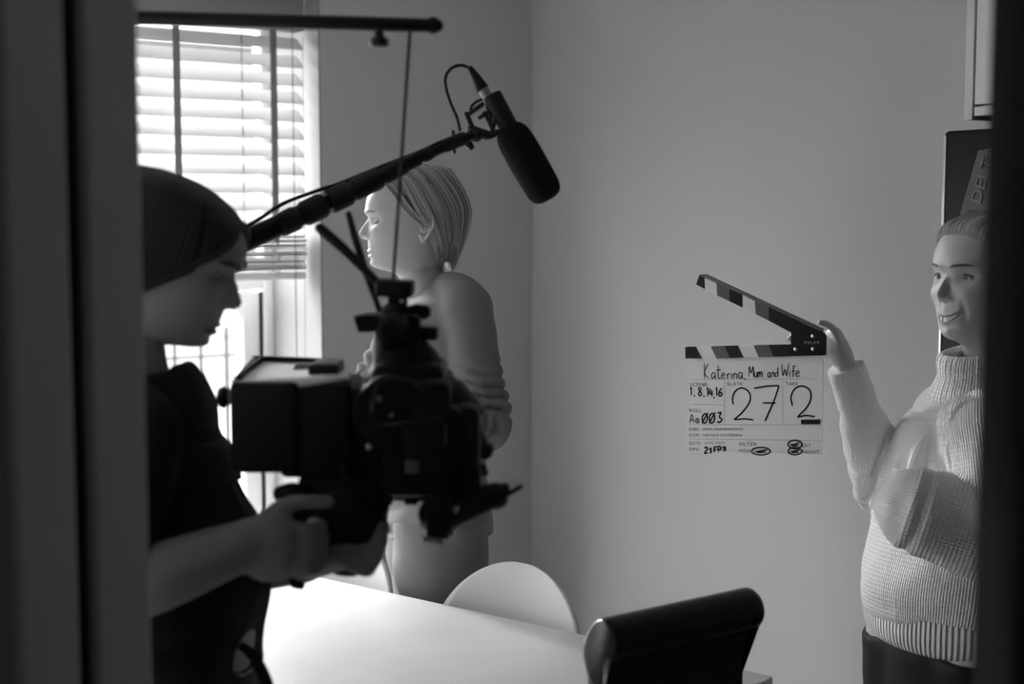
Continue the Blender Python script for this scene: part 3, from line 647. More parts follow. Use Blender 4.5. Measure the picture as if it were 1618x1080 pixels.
def eye_parts(surf, A, O, sc, par, closed, skin, gaze=(1, 0, -.05)):
    tr_ = lambda p: (np.asarray(p, float)*sc) @ A + O
    for s in (1, -1):
        ec = surf(s*.032, -.001)+np.array([-.0065, 0, 0]); R_ = .0118
        if not closed:
            b = MB(); b.ball(tr_(ec), R_*sc, A, 24, 16, 0)
            gd = nrm(np.array(gaze)); b.lathe(tr_(ec+gd*R_*.90), gd @ A, [(0, .0048*sc), (.0010*sc, .0044*sc), (.0014*sc, .001)], seg=20, mi=1); b.build('eye', [M_eye, M_iris], par)
        # lids: spherical shell patches
        def lid(z0a, z1a, rr):
            R1 = []
            for e in np.linspace(z0a, z1a, 9):
                row = []
                for a in np.linspace(-1.25, 1.25, 17):
                    k = math.cos(a*1.2)                       # lid opening narrows toward the corners
                    el_ = e if (z0a == e) else e
                    el_ = z1a+(el_-z1a)
                    open_ = np.interp(el_, sorted([z0a, z1a]), [0, 1]) if False else 0
                    tt = (el_-z1a)/(z0a-z1a); e2 = z1a+(z0a*k+(-.10)*(1-k)-z1a)*tt
                    row.append(ec+rr*np.array([math.cos(e2)*math.cos(a), math.cos(e2)*math.sin(a)*1.12, math.sin(e2)]))
                R1.append(row)
            R1 = np.array(R1); n_, k_, _ = R1.shape; b = MB()
            b.add([tr_(p) for p in R1.reshape(-1, 3)], [(j*k_+i, j*k_+i+1, (j+1)*k_+i+1, (j+1)*k_+i) for j in range(n_-1) for i in range(k_-1)])
            return b, R1
        if closed:
            b, R1 = lid(-.45, 1.35, R_*1.06); b.build('eyelid', skin, par)
            b2, _ = lid(-.42, -1.35, R_*1.02); b2.build('eyelid', skin, par)
        else:
            b, R1 = lid(.46, 1.4, R_*1.07); b.build('eyelid', skin, par)
            b2, _ = lid(-.44, -1.4, R_*1.05); b2.build('eyelid', skin, par)
        lash = MB(); lash.tube([tr_(p+np.array([.0008, 0, -.0003])) for p in R1[0][1:-1]], [.0005]+[.0014]*13+[.0005], seg=6); lash.build('eyelashes', M_brow, par)
def brow(surf, A, O, sc, par, m, r=.0022, arch=.004, z0=.016):
    for s in (1, -1):
        P = []; 
        for t in np.linspace(0, 1, 9): yy = s*(.013+.036*t); P.append((surf(yy, z0+arch*math.sin(t*2.4), .0006)*sc) @ A + O)
        MB().tube(P, [(r*.5, r*.5)]+[(r*1.5, r*.5)]*6+[(r*.8, r*.4), (r*.3, r*.2)], ref=A[2], seg=8).build('eyebrow', m, par)
def hair_mat(name, g0, g1):
    m = mat(name, g0, .38); nt = m.node_tree; a = nt.nodes.new('ShaderNodeAttribute'); a.attribute_name = 'tone'
    r = nt.nodes.new('ShaderNodeValToRGB'); r.color_ramp.elements[0].color = (g0, g0, g0, 1); r.color_ramp.elements[1].color = (g1, g1, g1, 1)
    nt.links.new(a.outputs['Fac'], r.inputs['Fac']); nt.links.new(r.outputs['Color'], nt.nodes['Principled BSDF'].inputs['Base Color']); return m
def hair_build(cap, paths, A, O, sc, m, par, seg=5, jit=.004, extra=None):
    Vc, Fc, _ = cap.arrays(); mb = MB(); mb.add(Vc, Fc); tone = [np.full(len(Vc), .15)]
    for P in paths:
        h_ = hair_strands([P], A, O, sc, 0, seg=seg, jit=jit); v, f, _ = h_.arrays(); mb.add(v, f); tone.append(np.full(len(v), rng.random()))
    if extra: v, f, _ = extra.arrays(); mb.add(v, f); tone.append(np.full(len(v), .4))
    return mb.build('hair', m, par, smooth=70, attrs={'tone': np.concatenate(tone)})
def hair_strands(paths, A, O, sc, rad, seg=6, n=14, jit=.004):
    mb = MB()
    for P, r in paths:
        Q = cr(P, n); Q = Q + np.outer(np.sin(np.linspace(0, 3, n)), rng.normal(0, jit/3, 3))
        R = np.interp(np.linspace(0, 1, n), [0, .12, .8, 1], [.5, 1, .9, .1])*r
        mb.tube([(q*sc) @ A + O for q in Q], [(a*1.6*sc, a*.7*sc) for a in R], ref=A[1], seg=seg)
    return mb
SK = np.array([(.1140, .004, -.016, .004), (.112, .022, -.034, .024), (.106, .048, -.060, .046), (.093, .078, -.082, .062), (.074, .101, -.094, .071), (.052, .1165, -.099, .0755),
        (.026, .1215, -.100, .077), (.004, .1165, -.098, .076), (-.032, .1175, -.088, .074), (-.13, .1175, -.082, .072)])[::-1]
def skin_in(q):
    if q[2] > .114: return False
    xf, xb, wd = [np.interp(q[2], SK[:, 0], SK[:, k]) for k in (1, 2, 3)]; xm = 0
    a = xf if q[0] > 0 else -xb; e = 2.25 if q[0] > 0 else 2
    return abs(q[0]/a)**e+abs(q[1]/wd)**e < 1
def onskull(p, off=0.0):
    "push a local point onto the head shape grown by off"
    p = np.asarray(p, float); c = np.array([0, 0, 0 if p[2] > 0 else p[2]]); d_ = p-c; n_ = np.linalg.norm(d_)
    if n_ < 1e-6: d_ = np.array([1., 0, 0]); n_ = 1
    d_ = d_/n_; lo, hi = 0., .16
    for _ in range(14):
        m_ = (lo+hi)/2; lo, hi = (m_, hi) if skin_in(c+d_*m_) else (lo, m_)
    return c+d_*(hi+off)
def skullcap(A, O, sc, off, cut, n=36, m=64, taper=False):
    "closed cap over the skull down to the height cut(theta)"
    def rings(o0, dz):
        out = []
        for j in range(n):
            row = []
            for i in range(m):
                th = 2*math.pi*i/m; zc = cut(th); t = j/(n-1); r_ = .1; o_ = o0 if not taper else (o0-.0005)*min(1, (1-t)/.22)**.6+.0005
                e0 = math.atan2(max(zc, 0), r_); e = math.radians(89.5)+(e0-math.radians(89.5))*min(1, t/(.7 if zc < 0 else 1))
                if zc < 0 and t > .7: q = np.array([math.cos(th)*.1, math.sin(th)*.08, zc*(t-.7)/.3])
                else: q = np.array([math.cos(th)*math.cos(e), math.sin(th)*math.cos(e)*.9, math.sin(e)])
                row.append(((onskull(q, o_)+[0, 0, dz])*sc) @ A + O)
            out.append(row)
        return out
    return MB().loft(rings(off, 0)+rings(off-.004, -.0005)[::-1], True)
# ------------------------------------------------------------------ hands
def finger(mb, root, dirs, lens, r0=.0085):
    P = [np.asarray(root, float)]
    for d, l in zip(dirs, lens): P.append(P[-1]+nrm(d)*l)
    R = np.linspace(r0, r0*.78, len(P)); mb.tube(P, list(R), seg=12, n=4*len(P), rnd=True)

def sub(mb, V, F, mi=None):
    V0, F0, M0 = mb.arrays() if mb.n else (None, [], [])
    mb.add(V, F) if mi is None else [mb.add(V, F), mb.m.__setitem__(slice(len(mb.m)-len(F), len(mb.m)), mi)]
def smoothshape(V, N, amp): return V+N*amp[:, None]

# ================================================================== WOMAN IN GREY (standing, profile)
D = 3.3
FWD1 = -RT*math.cos(math.radians(9)) - FH*math.sin(math.radians(9)); LAT1 = np.cross(UP, FWD1)
O1 = at(661, 346, D); A1 = frame(FWD1, math.radians(1))
V, F, mi, surf = head()
body = MB()
# under-clothes body: torso, arms, hands, legs, one remeshed skin
sh = MB()
J = lambda px, py, d: at(px, py, d)
foot1 = at(690, 850, D)*[1, 1, 0]
torso1 = [(700, 474, .040, .045), (700, 484, .070, .12), (690, 530, .095, .165), (683, 590, .100, .15), (686, 660, .092, .125), (690, 720, .094, .13), (690, 790, .095, .14), (690, 850, .085, .13)]
sh.tube([J(x, y, D) for x, y, a, c in torso1], [(a, c) for x, y, a, c in torso1], ref=FWD1, seg=28, n=30, rnd=True)
nsh = J(736, 500, 3.16); nel = J(768, 672, 3.13); nwr = J(668, 690, 2.98)
fsh = J(652, 500, 3.46); fel = J(592, 600, 3.44); fwr = J(640, 668, 3.14)
sh.tube([nsh, (nsh+nel)/2+[0, 0, .0], nel], [.047, .043, .036], seg=16, n=14, rnd=True); sh.tube([nel, (nel+nwr)/2, nwr], [.037, .034, .024], seg=16, n=12, rnd=True)
sh.tube([fsh, (fsh+fel)/2, fel], [.045, .042, .036], seg=16, n=14, rnd=True); sh.tube([fel, (fel+fwr)/2, fwr], [.036, .033, .024], seg=16, n=12, rnd=True)
for w_, el, s in ((nwr, nel, 1), (fwr, fel, -1)):
    d = nrm(w_-el); pc = w_+d*.045; sd = nrm(np.cross(d, UP)); sh.tube([w_, pc, w_+d*.085], [(.022, .016), (.036, .015), (.034, .012)], ref=sd, seg=16, n=8, rnd=True)
    for k, (o_, l) in enumerate(((-.027, .030), (-.009, .034), (.009, .032), (.027, .025))): finger(sh, w_+d*.085+sd*o_, [d-UP*.1, d-UP*.6, d-UP*1.3], [l, l*.75, l*.55], .0082)
    finger(sh, w_+d*.03-sd*.028, [d-sd*1.0, d-sd*.4, d], [.03, .026, .022], .0095)
hipz = at(690, 850, D)[2]
hips = at(690, 850, D)
for s in (1, -1):
    hp = hips+LAT1*s*.085; kn = hp*[1,1,0]+UP*.47+FWD1*.015; an = hp*[1,1,0]+UP*.09-FWD1*.02
    sh.tube([hp+UP*.03, (hp+kn)/2, kn, (kn+an)/2, an], [.075, .066, .050, .048, .035], seg=18, n=24, rnd=True)
    sh.tube([an, an-UP*.05+FWD1*.05, an-UP*.065+FWD1*.15], [.034, .03, .022], seg=14, n=10, rnd=True)
Vb, Nb, Fb = remesh(sh, .0055, 4)
sub(body, (V @ A1)+O1, F, mi); e = MB(); ear(e, 1, A1, O1); ear(e, -1, A1, O1); Ve, Fe, _ = e.arrays(); body.add(Ve, Fe); body.add(Vb, Fb)
woman = body.build('person', [M_skin, M_lip], smooth=60, origin=foot1)
tag(woman, 'woman with fair bobbed hair and grey long sleeved top standing in profile, eyes closed', 'person')
eye_parts(surf, A1, O1, 1, woman, True, M_skin); brow(surf, A1, O1, 1, woman, mat('fair_brow', .25, .7), .0018)
# hair: cap plus swept strand locks
def cut1(th):
    a = abs((math.degrees(th)+180) % 360-180)
    return np.interp(a, [0, 25, 45, 62, 80, 92, 110, 180], [.088, .084, .060, .030, .004, -.020, -.080, -.100])
hb = skullcap(A1, O1, 1, .009, cut1, taper=True)
paths = []
def dirq(th, el, s): th = math.radians(th); el = math.radians(el); return np.array([math.cos(th)*math.cos(el), s*math.sin(th)*math.cos(el)*.85, math.sin(el)])
for s in (1, -1):
    for i in range(430):
        u = rng.random(); w_ = rng.random(); v = .004*rng.random(); x0 = .092-.150*u
        p0 = onskull((x0, s*.004, .1), .009+v); 
        p1 = onskull(dirq(50+112*u, 52, s), .012+.5*v); p2 = onskull(dirq(82+92*u, 14, s), .013+.006*u+v)
        a3 = math.radians(106+70*u); p3 = onskull((math.cos(a3)*.1, s*math.sin(a3)*.1, -.042), .010+.010*u+v)
        a4 = math.radians(120+56*u+rng.normal(0, 3)); p4 = onskull((math.cos(a4)*.1, s*math.sin(a4)*.1, -.088-.014*w_-.060*max(0, u-.5)), .001+.003*w_-.010*u)
        paths.append(([p0, p1, p2, p3, p4], .0012+.0015*rng.random()))
    for i in range(40):       # locks at the temple falling in front of the hair edge
        u = rng.random(); paths.append(([onskull((.088-.02*u, s*.02, .09), .012), onskull((.062-.02*u, s*.07, .055), .012), onskull((.028-.02*u, s*.08, .01), .012), onskull((-.026-.01*u, s*.082, -.035), .008), onskull((-.045-.02*u, s*.07, -.080-.02*u), .002)], .0015+.001*u))
for i in range(30):           # nape wisps
    yv = rng.uniform(-.05, .05); paths.append(([onskull((-.08, yv, -.05), .012), onskull((-.07, yv, -.085), .000), np.array([-.066-.008*rng.random(), yv*.8, -.112-.014*rng.random()])], .0018))
hair_build(hb, paths, A1, O1, 1, hair_mat('fair_hair', .13, .52), woman)
# long-sleeved top
sh = MB()
top1 = [(697, 462, .062, .085), (704, 480, .085, .155), (692, 530, .118, .185), (684, 590, .124, .172), (687, 660, .112, .150), (690, 720, .110, .155), (690, 790, .120, .172), (690, 845, .126, .180)]
top1 = [(709, 445, .026, .040), (705, 455, .050, .080), (703, 468, .072, .125)]+top1[1:]; TP = [J(x, y, D) for x, y, a, c in top1]; sh.tube(TP, [(a, c) for x, y, a, c in top1], ref=FWD1, seg=32, n=36)
nw2 = nel+(nwr-nel)*.62; fw2 = fel+(fwr-fel)*.62
sl1 = [nsh+[0, 0, .012]-LAT1*.03, nsh, (nsh*2+nel)/3, (nsh+nel*2)/3, nel]
sh.tube(sl1, [.06, .062, .058, .054, .050], seg=20, n=24, rnd=True); sh.tube([nel, (nel+nw2)/2, nw2], [.051, .046, .040], seg=20, n=14, rnd=True)
sh.tube([fsh+LAT1*.03, fsh, (fsh+fel)/2, fel], [.06, .060, .055, .050], seg=20, n=20, rnd=True); sh.tube([fel, (fel+fw2)/2, fw2], [.05, .045, .040], seg=20, n=14, rnd=True)
sh.tube([J(708, 456, 3.28), J(724, 468, 3.22), J(738, 492, 3.17)], [.040, .052, .060], seg=20, n=12, rnd=True); sh.tube([J(700, 460, 3.34), J(680, 474, 3.40), J(660, 494, 3.45)], [.040, .050, .058], seg=20, n=12, rnd=True)
Vt, Nt, Ft = remesh(sh, .006, 12)
B = [([TP[1], TP[-1]], .15), ([nsh, nel], .055), ([nel, nw2], .048), ([fsh, fel], .055), ([fel, fw2], .048)]
bi, bs, bu = bones(Vt, B, FWD1)
n1 = nz(Vt, 9); n2 = nz(Vt, (5, 5, 16), 7)
amp = .006*n1+.005*n2
Ls = np.linalg.norm(nel-nsh); arm = (bi == 1) | (bi == 3); fore = (bi == 2) | (bi == 4)
wr = np.abs(np.sin((bs+bu*.35+.02*n1)*math.pi/.030)); amp = np.where(arm, amp+.021*(wr-.5)*np.clip((bs-.35*Ls)/(.5*Ls), 0, 1), amp)
amp = np.where(fore, amp+.017*(np.abs(np.sin((bs*1.0+bu*.15+.02*n1)*math.pi/.026))-.5), amp)
amp = np.where(bi == 0, amp+.012*(np.abs(np.sin((Vt[:, 2]+.35*(Vt @ FWD1)+.05*n1)*math.pi/.075))-.5)*np.clip((1.12-Vt[:, 2])/.25, .1, 1), amp)
Vt = smoothshape(Vt, Nt, amp)
# boat neckline: cut the top open above the collar line
keep = []
nb = O1 + (np.array([-.03, 0, -.165]) @ A1)
M_top = mat('grey_jersey', .20, .85, bump=.3, scale=900, bdist=.0008)
woman_top = mesh_obj('top', Vt, Ft, M_top, woman, smooth=70)
col = []
for a in np.linspace(0, 2*math.pi, 28, endpoint=False):
    q = np.array([.052*math.cos(a)-.026+.030*max(0, math.cos(a)), .070*math.sin(a), -.170-.030*math.cos(a)-.004*math.cos(2*a)]); col.append((q @ A1)+O1)
MB().tube(col, .0045, seg=8, closed=True).build('neck_band', M_top, woman)
# jeans
sh = MB()
for s in (1, -1):
    hp = hips+LAT1*s*.088; kn = hp*[1,1,0]+UP*.47+FWD1*.015; an = hp*[1,1,0]+UP*.10-FWD1*.02
    sh.tube([hp+UP*.06, hp-UP*.06, (hp+kn)/2, kn, (kn+an)/2, an], [(.108, .09), (.108, .092), .086, .068, .064, .055], ref=FWD1, seg=22, n=30)
sh.tube([hips+UP*.10, hips, hips-UP*.08, hips-UP*.17], [(.112, .165), (.116, .178), (.108, .172), (.06, .12)], ref=FWD1, seg=26, n=12)
Vj, Nj, Fj = remesh(sh, .008, 4); Vj = smoothshape(Vj, Nj, .006*nz(Vj, (7, 7, 14)))
M_jean = mat('grey_denim', .21, .85, bump=.3, scale=700, var=.15)
mesh_obj('jeans', Vj, Fj, M_jean, woman, smooth=70)
for s in (1, -1):
    an = (hips+LAT1*s*.088)*[1,1,0]-FWD1*.02+UP*.05
    MB().tube([an-FWD1*.04-UP*.012, an+FWD1*.03-UP*.008, an+FWD1*.10-UP*.02, an+FWD1*.17-UP*.028], [(.036, .036), (.04, .038), (.03, .040), (.02, .03)], ref=UP, seg=20, n=16, rnd=True).build('shoe', M_black, woman)

# ================================================================== SMILING WOMAN (right)
D = 2.6
y2 = math.radians(30)
FWD2 = -RT*math.cos(y2) - FH*math.sin(y2); LAT2 = np.cross(UP, FWD2)
O2 = at(1567, 436, D); A2 = frame(FWD2, math.radians(-1), 0)
V, F, mi, surf2 = head(smile=1.0)
sh = MB(); foot2 = at(1490, 850, D)*[1, 1, 0]
T2 = [(1556, 620, .045, .05), (1545, 660, .050, .09), (1530, 710, .058, .105), (1512, 800, .070, .11), (1500, 900, .080, .12), (1490, 990, .080, .12), (1485, 1040, .08, .12)]
sh.tube([J(x, y, D) for x, y, a, c in T2], [(a, c) for x, y, a, c in T2], ref=FWD2, seg=28, n=30, rnd=True)
fs = J(1500, 700, 2.76); fe_ = J(1398, 768, 2.72); fw_ = J(1338, 585, 2.66)
ns = J(1565, 690, 2.48); ne = J(1585, 850, 2.44); nw = J(1448, 806, 2.46)
sh.tube([fs, (fs+fe_)/2, fe_], [.043, .04, .034], seg=16, n=12, rnd=True); sh.tube([fe_, (fe_+fw_)/2, fw_], [.035, .03, .022], seg=16, n=12, rnd=True)
sh.tube([ns, (ns+ne)/2, ne], [.043, .04, .034], seg=16, n=12, rnd=True); _d = nrm(nw-ne); sh.tube([ne, ne+_d*.05, nw-_d*.11], [.035, .03, .022], seg=16, n=12, rnd=True)
# raised hand: palm at the hinge, fingers behind the board, thumb on the front edge
pd = 2.665
pw = J(1336, 582, pd); pk = J(1318, 528, pd+.008)
d = nrm(pk-pw); sd = RT
sh.tube([pw, J(1329, 558, pd), pk], [(.020, .015), (.021, .020), (.015, .020)], ref=RT, seg=18, n=10, rnd=True)
for k, (py, l) in enumerate(((524, 1.0), (534, 1.08), (545, 1.0), (556, .85))):
    r0 = J(1317, py+4, pd+.012); dd = -RT*.92+FH*.22
    finger(sh, r0, [dd+FH*.3, -RT+FH*.05, -RT-FH*.10+UP*.12], [.030*l, .026*l, .022*l], .0078)
finger(sh, J(1326, 545, pd-.01), [UP*1.0-RT*.35-FH*.25, UP*.8-RT*.75, UP*.25-RT*.9], [.026, .020, .016], .0085)
# other hand tucked under the elbow
dn0 = nrm(nw-ne); hw0 = nw-dn0*.115; dn = dn0; sh.tube([hw0, hw0+dn*.07], [(.030, .016), (.034, .013)], ref=UP, seg=14, n=6, rnd=True)
for o_ in (-.026, -.009, .009, .026): finger(sh, hw0+dn*.07+UP*o_, [dn, dn, dn+FH*.3], [.028, .022, .018], .0078)
finger(sh, hw0+dn*.02+UP*.028, [dn+UP*.8, dn+UP*.3, dn], [.026, .022, .018], .009)
dn = nrm(dn0*.35+FH*.9)
hips2 = J(1487, 1040, D)
for s in (1, -1):
    hp = hips2+LAT2*s*.08; kn = hp*[1,1,0]+UP*.44; an = hp*[1,1,0]+UP*.09-FWD2*.02
    sh.tube([hp+UP*.03, (hp+kn)/2, kn, (kn+an)/2, an], [.08, .068, .05, .048, .034], seg=18, n=24, rnd=True)
    sh.tube([an, an-UP*.05+FWD2*.05, an-UP*.065+FWD2*.14], [.034, .03, .022], seg=14, n=10, rnd=True)
Vb, Nb, Fb = remesh(sh, .0042, 3)
body = MB(); sub(body, (V @ A2)+O2, F, mi); e = MB(); ear(e, 1, A2, O2); ear(e, -1, A2, O2); Ve, Fe, _ = e.arrays(); body.add(Ve, Fe); body.add(Vb, Fb)
girl = body.build('person', [M_skin2, M_lip], smooth=60, origin=foot2)
tag(girl, 'smiling young woman in a chunky pale roll neck jumper holding up the clapperboard', 'person')
eye_parts(surf2, A2, O2, 1, girl, False, M_skin2, gaze=(1, -.02, -.03)); brow(surf2, A2, O2, 1, girl, mat('brown_brow', .14, .7), .0016, .004, .017)
# teeth between the parted lips
R1 = []
for v in np.linspace(-1, 1, 7):
    row = []
    for yy in np.linspace(-.0235, .0235, 33):
        mm = -.0775+.012*min(abs(yy)/.026, 1.2)**2; hh = .0042*math.sqrt(max(0, 1-(yy/.024)**2)); q = surf2(yy, mm+hh*v)
        base = surf2(yy, mm+.0045)[0]; row.append(((np.array([base-.0004+.0006*abs(math.sin(yy*math.pi/.0078))**.4, yy, mm+hh*v])) @ A2)+O2)
    R1.append(row)
R1 = np.array(R1); n_, k_, _ = R1.shape
MB().add(R1.reshape(-1, 3), [(j*k_+i, j*k_+i+1, (j+1)*k_+i+1, (j+1)*k_+i) for j in range(n_-1) for i in range(k_-1)]).build('teeth', M_teeth, girl)
def cut2(th):
    a = abs((math.degrees(th)+180) % 360-180)
    return np.interp(a, [0, 20, 35, 45, 60, 80, 110, 180], [.076, .073, .058, .036, .006, -.018, -.045, -.070])
hb = skullcap(A2, O2, 1, .0065, cut2, taper=True); paths = []
for s in (1, -1):
    for i in range(340):
        th_ = 100*rng.random(); u = rng.random(); zc = cut2(math.radians(th_))-.001; tr_ = math.radians(th_)
        e0 = math.atan2(max(zc, 0), .1); q0 = onskull((math.cos(tr_)*math.cos(e0), s*math.sin(tr_)*math.cos(e0)*.9, math.sin(e0)), .0004) if zc > 0 else onskull((math.cos(tr_)*.1, s*math.sin(tr_)*.1, zc), .0004)
        q1 = onskull(q0*[.72, 1, 1]+[0, 0, .022], .006+.003*u); q2 = onskull([-.03, q0[1]*.8, .055+.5*q0[2]], .008+.003*u); q3 = onskull([-.08, q0[1]*.45, .035+.4*q0[2]], .008+.002*u)
        paths.append(([q0, q1, q2, q3, np.array([-.112, s*.010, .035])], .0010+.0010*rng.random()))
for i in range(26):                       # loose flyaways and the strand in front of the ear
    a = rng.uniform(0, 6.28); q = onskull((.05*math.cos(a), .05*math.sin(a), .1), .010); paths.append(([q, q+[-.02, .004*math.cos(a), .006], q+[-.05, .006*math.sin(a), .004-.01*rng.random()]], .0006))
paths.append(([onskull((.055, .055, .075), .012), onskull((.040, .080, .03), .012), onskull((.020, .09, -.02), .008), np.array([.012, .088, -.07])], .0009))
hair_build(hb, paths, A2, O2, 1, hair_mat('light_brown_hair', .15, .46), girl, jit=.003, extra=MB().ball((np.array([-.118, 0, .035]) @ A2)+O2, (.028, .032, .032), A2))
# jumper
sh = MB()
TJ = [(1548, 628, .070, .075), (1540, 650, .085, .110), (1524, 700, .096, .140), (1508, 790, .112, .158), (1500, 870, .122, .165), (1495, 935, .134, .172), (1494, 975, .126, .168), (1492, 1000, .108, .152)]
TPj = [J(x, y, D) for x, y, a, c in TJ]; sh.tube(TPj, [(a, c) for x, y, a, c in TJ], ref=FWD2, seg=34, n=40)
cuff = fe_+(fw_-fe_)*.92
sh.tube([fs-LAT2*-.02, fs, (fs+fe_)/2, fe_], [.06, .060, .058, .052], seg=20, n=20, rnd=True)
sh.tube([fe_+[0, 0, -.0], fe_+(cuff-fe_)*.3, fe_+(cuff-fe_)*.62, fe_+(cuff-fe_)*.72, cuff], [.052, .050, .043, .036, .033], seg=20, n=26, rnd=True)
sh.tube([ns+LAT2*-.02, ns, (ns+ne)/2, ne], [.075, .075, .075, .078], seg=20, n=18, rnd=True)
sh.tube([ne, (ne+nw)/2, nw, nw+dn*.03], [.080, .082, .074, .055], seg=22, n=20, rnd=True)
for rd in ([(1484, 636, 2.64), (1448, 684, 2.62), (1416, 742, 2.60)], [(1500, 650, 2.575), (1466, 698, 2.555), (1432, 752, 2.535)]):
    sh.tube([J(*q) for q in rd], [.010]+[.016]*(len(rd)-2)+[.010], seg=12, n=14, rnd=True)
sh.tube([J(1540, 640, 2.64), J(1505, 662, 2.69), J(1478, 700, 2.72)], [.060, .064, .060], seg=20, n=12, rnd=True)
Vt, Nt, Ft = remesh(sh, .005, 9)
B = [([TPj[1], TPj[-1]], .15), ([fs, fe_], .065), ([fe_, cuff], .045), ([ns, ne], .075), ([ne, nw+dn*.03], .076)]
bi, bs, bu = bones(Vt, B, [FWD2, -FH, -FH, -FH, -FH])
n1 = nz(Vt, 8); n2 = nz(Vt, 18, 3)
amp = .009*n1+.003*n2
amp = np.where(bi == 2, amp+.007*(np.abs(np.sin((bs+bu*.5+.03*n1)*math.pi/.045))-.5)*np.clip(1-bs/.16, .25, 1), amp)
amp = np.where(bi == 4, amp+.005*(np.abs(np.sin((bu*.9-bs*.25+.03*n1)*math.pi/.10))-.5)+.008*(np.abs(np.sin((bs*1.0+.03*n1)*math.pi/.035))-.5)*np.clip((bs-.11)/.05, 0, 1), amp)
amp = np.where(bi == 1, amp+.010*(np.abs(np.sin((bs*.9+bu*.5+.04*n1)*math.pi/.06))-.5), amp)
amp = np.where(bi == 0, amp+.011*(np.abs(np.sin((Vt[:, 2]*.8+.45*(Vt @ RT)+.06*n1)*math.pi/.10))-.5)*np.clip((Vt[:, 2]-1.0)/.2, .25, 1), amp)
Vt = smoothshape(Vt, Nt, amp)
M_knit = knit_mat('chunky_knit', .88, .0052, .6, .0018, row=.0075)
mesh_obj('jumper', Vt, Ft, M_knit, girl, smooth=75, attrs={'ribu': bu, 'ribv': bs})
# cuff
cf = MB(); cd_ = nrm(fw_-fe_); cA = fe_+(fw_-fe_)*.72; cB = fw_+cd_*.006
cf.tube([cA, (cA+cB)/2, cB, cB-cd_*.004], [.038, .036, .035, .029], seg=40, n=24); V_, F_, _m = cf.arrays()
_, s_, u_ = bones(V_, [([cA, cB], .034)], -FH); mesh_obj('cuff', V_, F_, M_knit, girl, smooth=70, attrs={'ribu': u_, 'ribv': s_})
# hem band
hm = MB(); zz_ = TPj[-1]
hm.tube([TPj[-2]-UP*.012, TPj[-1]+UP*.004, TPj[-1]-UP*.012], [(.129, .170), (.121, .163), (.106, .150)], ref=FWD2, seg=60, n=12); V_, F_, _m = hm.arrays()
_, s_, u_ = bones(V_, [([TPj[-2]+UP*.1, TPj[-1]-UP*.1], .15)], FWD2); mesh_obj('hem_band', V_, F_, knit_mat('rib_knit', .86, .0105, .7, .005), girl, smooth=70, attrs={'ribu': u_, 'ribv': s_})
# roll neck
cn = at(1546, 612, D-.01); rings = []
th = np.linspace(0, 2*math.pi, 90, endpoint=False)
prf = cr([(-.035, .088), (-.02, .094), (.0, .088), (.025, .078), (.048, .078), (.062, .076), (.070, .068), (.064, .058), (.045, .052), (.01, .050)], 34)
for h_, r_ in prf:
    rb = .0016*np.sin(th*36)+.003*np.sin(th*3+h_*40); rr = r_+rb
    rings.append(cn+np.outer(rr*1.0*np.cos(th), FWD2)+np.outer(rr*.92*np.sin(th), LAT2)+np.outer(h_+.010*np.cos(th)*np.clip(h_/.05, 0, 1)*-1, UP))
b = MB(); b.loft(rings, cap=False); V_, F_, _m = b.arrays(); an_ = np.tile(th*.08, len(prf)); hv = np.repeat(prf[:, 0], 90)
mesh_obj('roll_neck', V_, F_, M_knit, girl, smooth=75, attrs={'ribu': an_, 'ribv': hv})
sh = MB()
for s in (1, -1):
    hp = hips2+LAT2*s*.08; kn = hp*[1,1,0]+UP*.44; an = hp*[1,1,0]+UP*.10-FWD2*.02
    sh.tube([hp+UP*.03, (hp+kn)/2, kn, (kn+an)/2, an], [.088, .078, .062, .06, .05], seg=20, n=24)
sh.tube([hips2+UP*.07, hips2, hips2-UP*.10], [(.088, .126), (.096, .132), (.090, .135)], ref=FWD2, seg=26, n=12)
Vj, Nj, Fj = remesh(sh, .008, 4); Vj = smoothshape(Vj, Nj, .004*nz(Vj, (7, 7, 20)))
mesh_obj('trousers', Vj, Fj, mat('dark_trousers', .022, .6), girl, smooth=70)
for s in (1, -1):
    an = (hips2+LAT2*s*.08)*[1,1,0]-FWD2*.02+UP*.05
    MB().tube([an-FWD2*.04-UP*.012, an+FWD2*.03-UP*.008, an+FWD2*.10-UP*.02, an+FWD2*.16-UP*.028], [(.036, .036), (.04, .038), (.03, .040), (.02, .03)], ref=UP, seg=20, n=16, rnd=True).build('shoe', M_black, girl)

# ================================================================== CAMERA OPERATOR
D = 1.95
FWD3 = RT*math.cos(math.radians(4)) - FH*math.sin(math.radians(4)); LAT3 = np.cross(UP, FWD3)
O3 = at(249, 391, D); A3 = frame(FWD3, math.radians(21)); S3 = .975
V, F, mi, surf3 = head(); V[:, 2] = np.where(V[:, 2] > 0, V[:, 2]*.87, V[:, 2])
sh = MB(); foot3 = at(215, 950, D)*[1, 1, 0]
def J3(px, py, d=D): return at(px, py, d)
T3 = [(210, 560, .045, .050), (205, 615, .06, .10), (218, 680, .08, .15), (235, 760, .09, .16), (262, 860, .11, .155), (272, 950, .115, .16), (270, 1040, .115, .165)]
sh.tube([J3(x, y) for x, y, a, c in T3], [(a, c) for x, y, a, c in T3], ref=FWD3, seg=28, n=30, rnd=True)
ns3 = J3(195, 690, 1.79); ne3 = J3(150, 950, 1.74); nw3 = J3(392, 858, 1.80)
fs3 = J3(218, 700, 2.10); fe3 = J3(300, 900, 2.16); fw3 = J3(482, 890, 1.95)
sh.tube([ns3, (ns3+ne3)/2, ne3], [.052, .048, .04], seg=16, n=12, rnd=True); sh.tube([ne3, ne3+(nw3-ne3)*.4, ne3+(nw3-ne3)*.8, nw3], [.042, .043, .036, .031], seg=18, n=16, rnd=True)
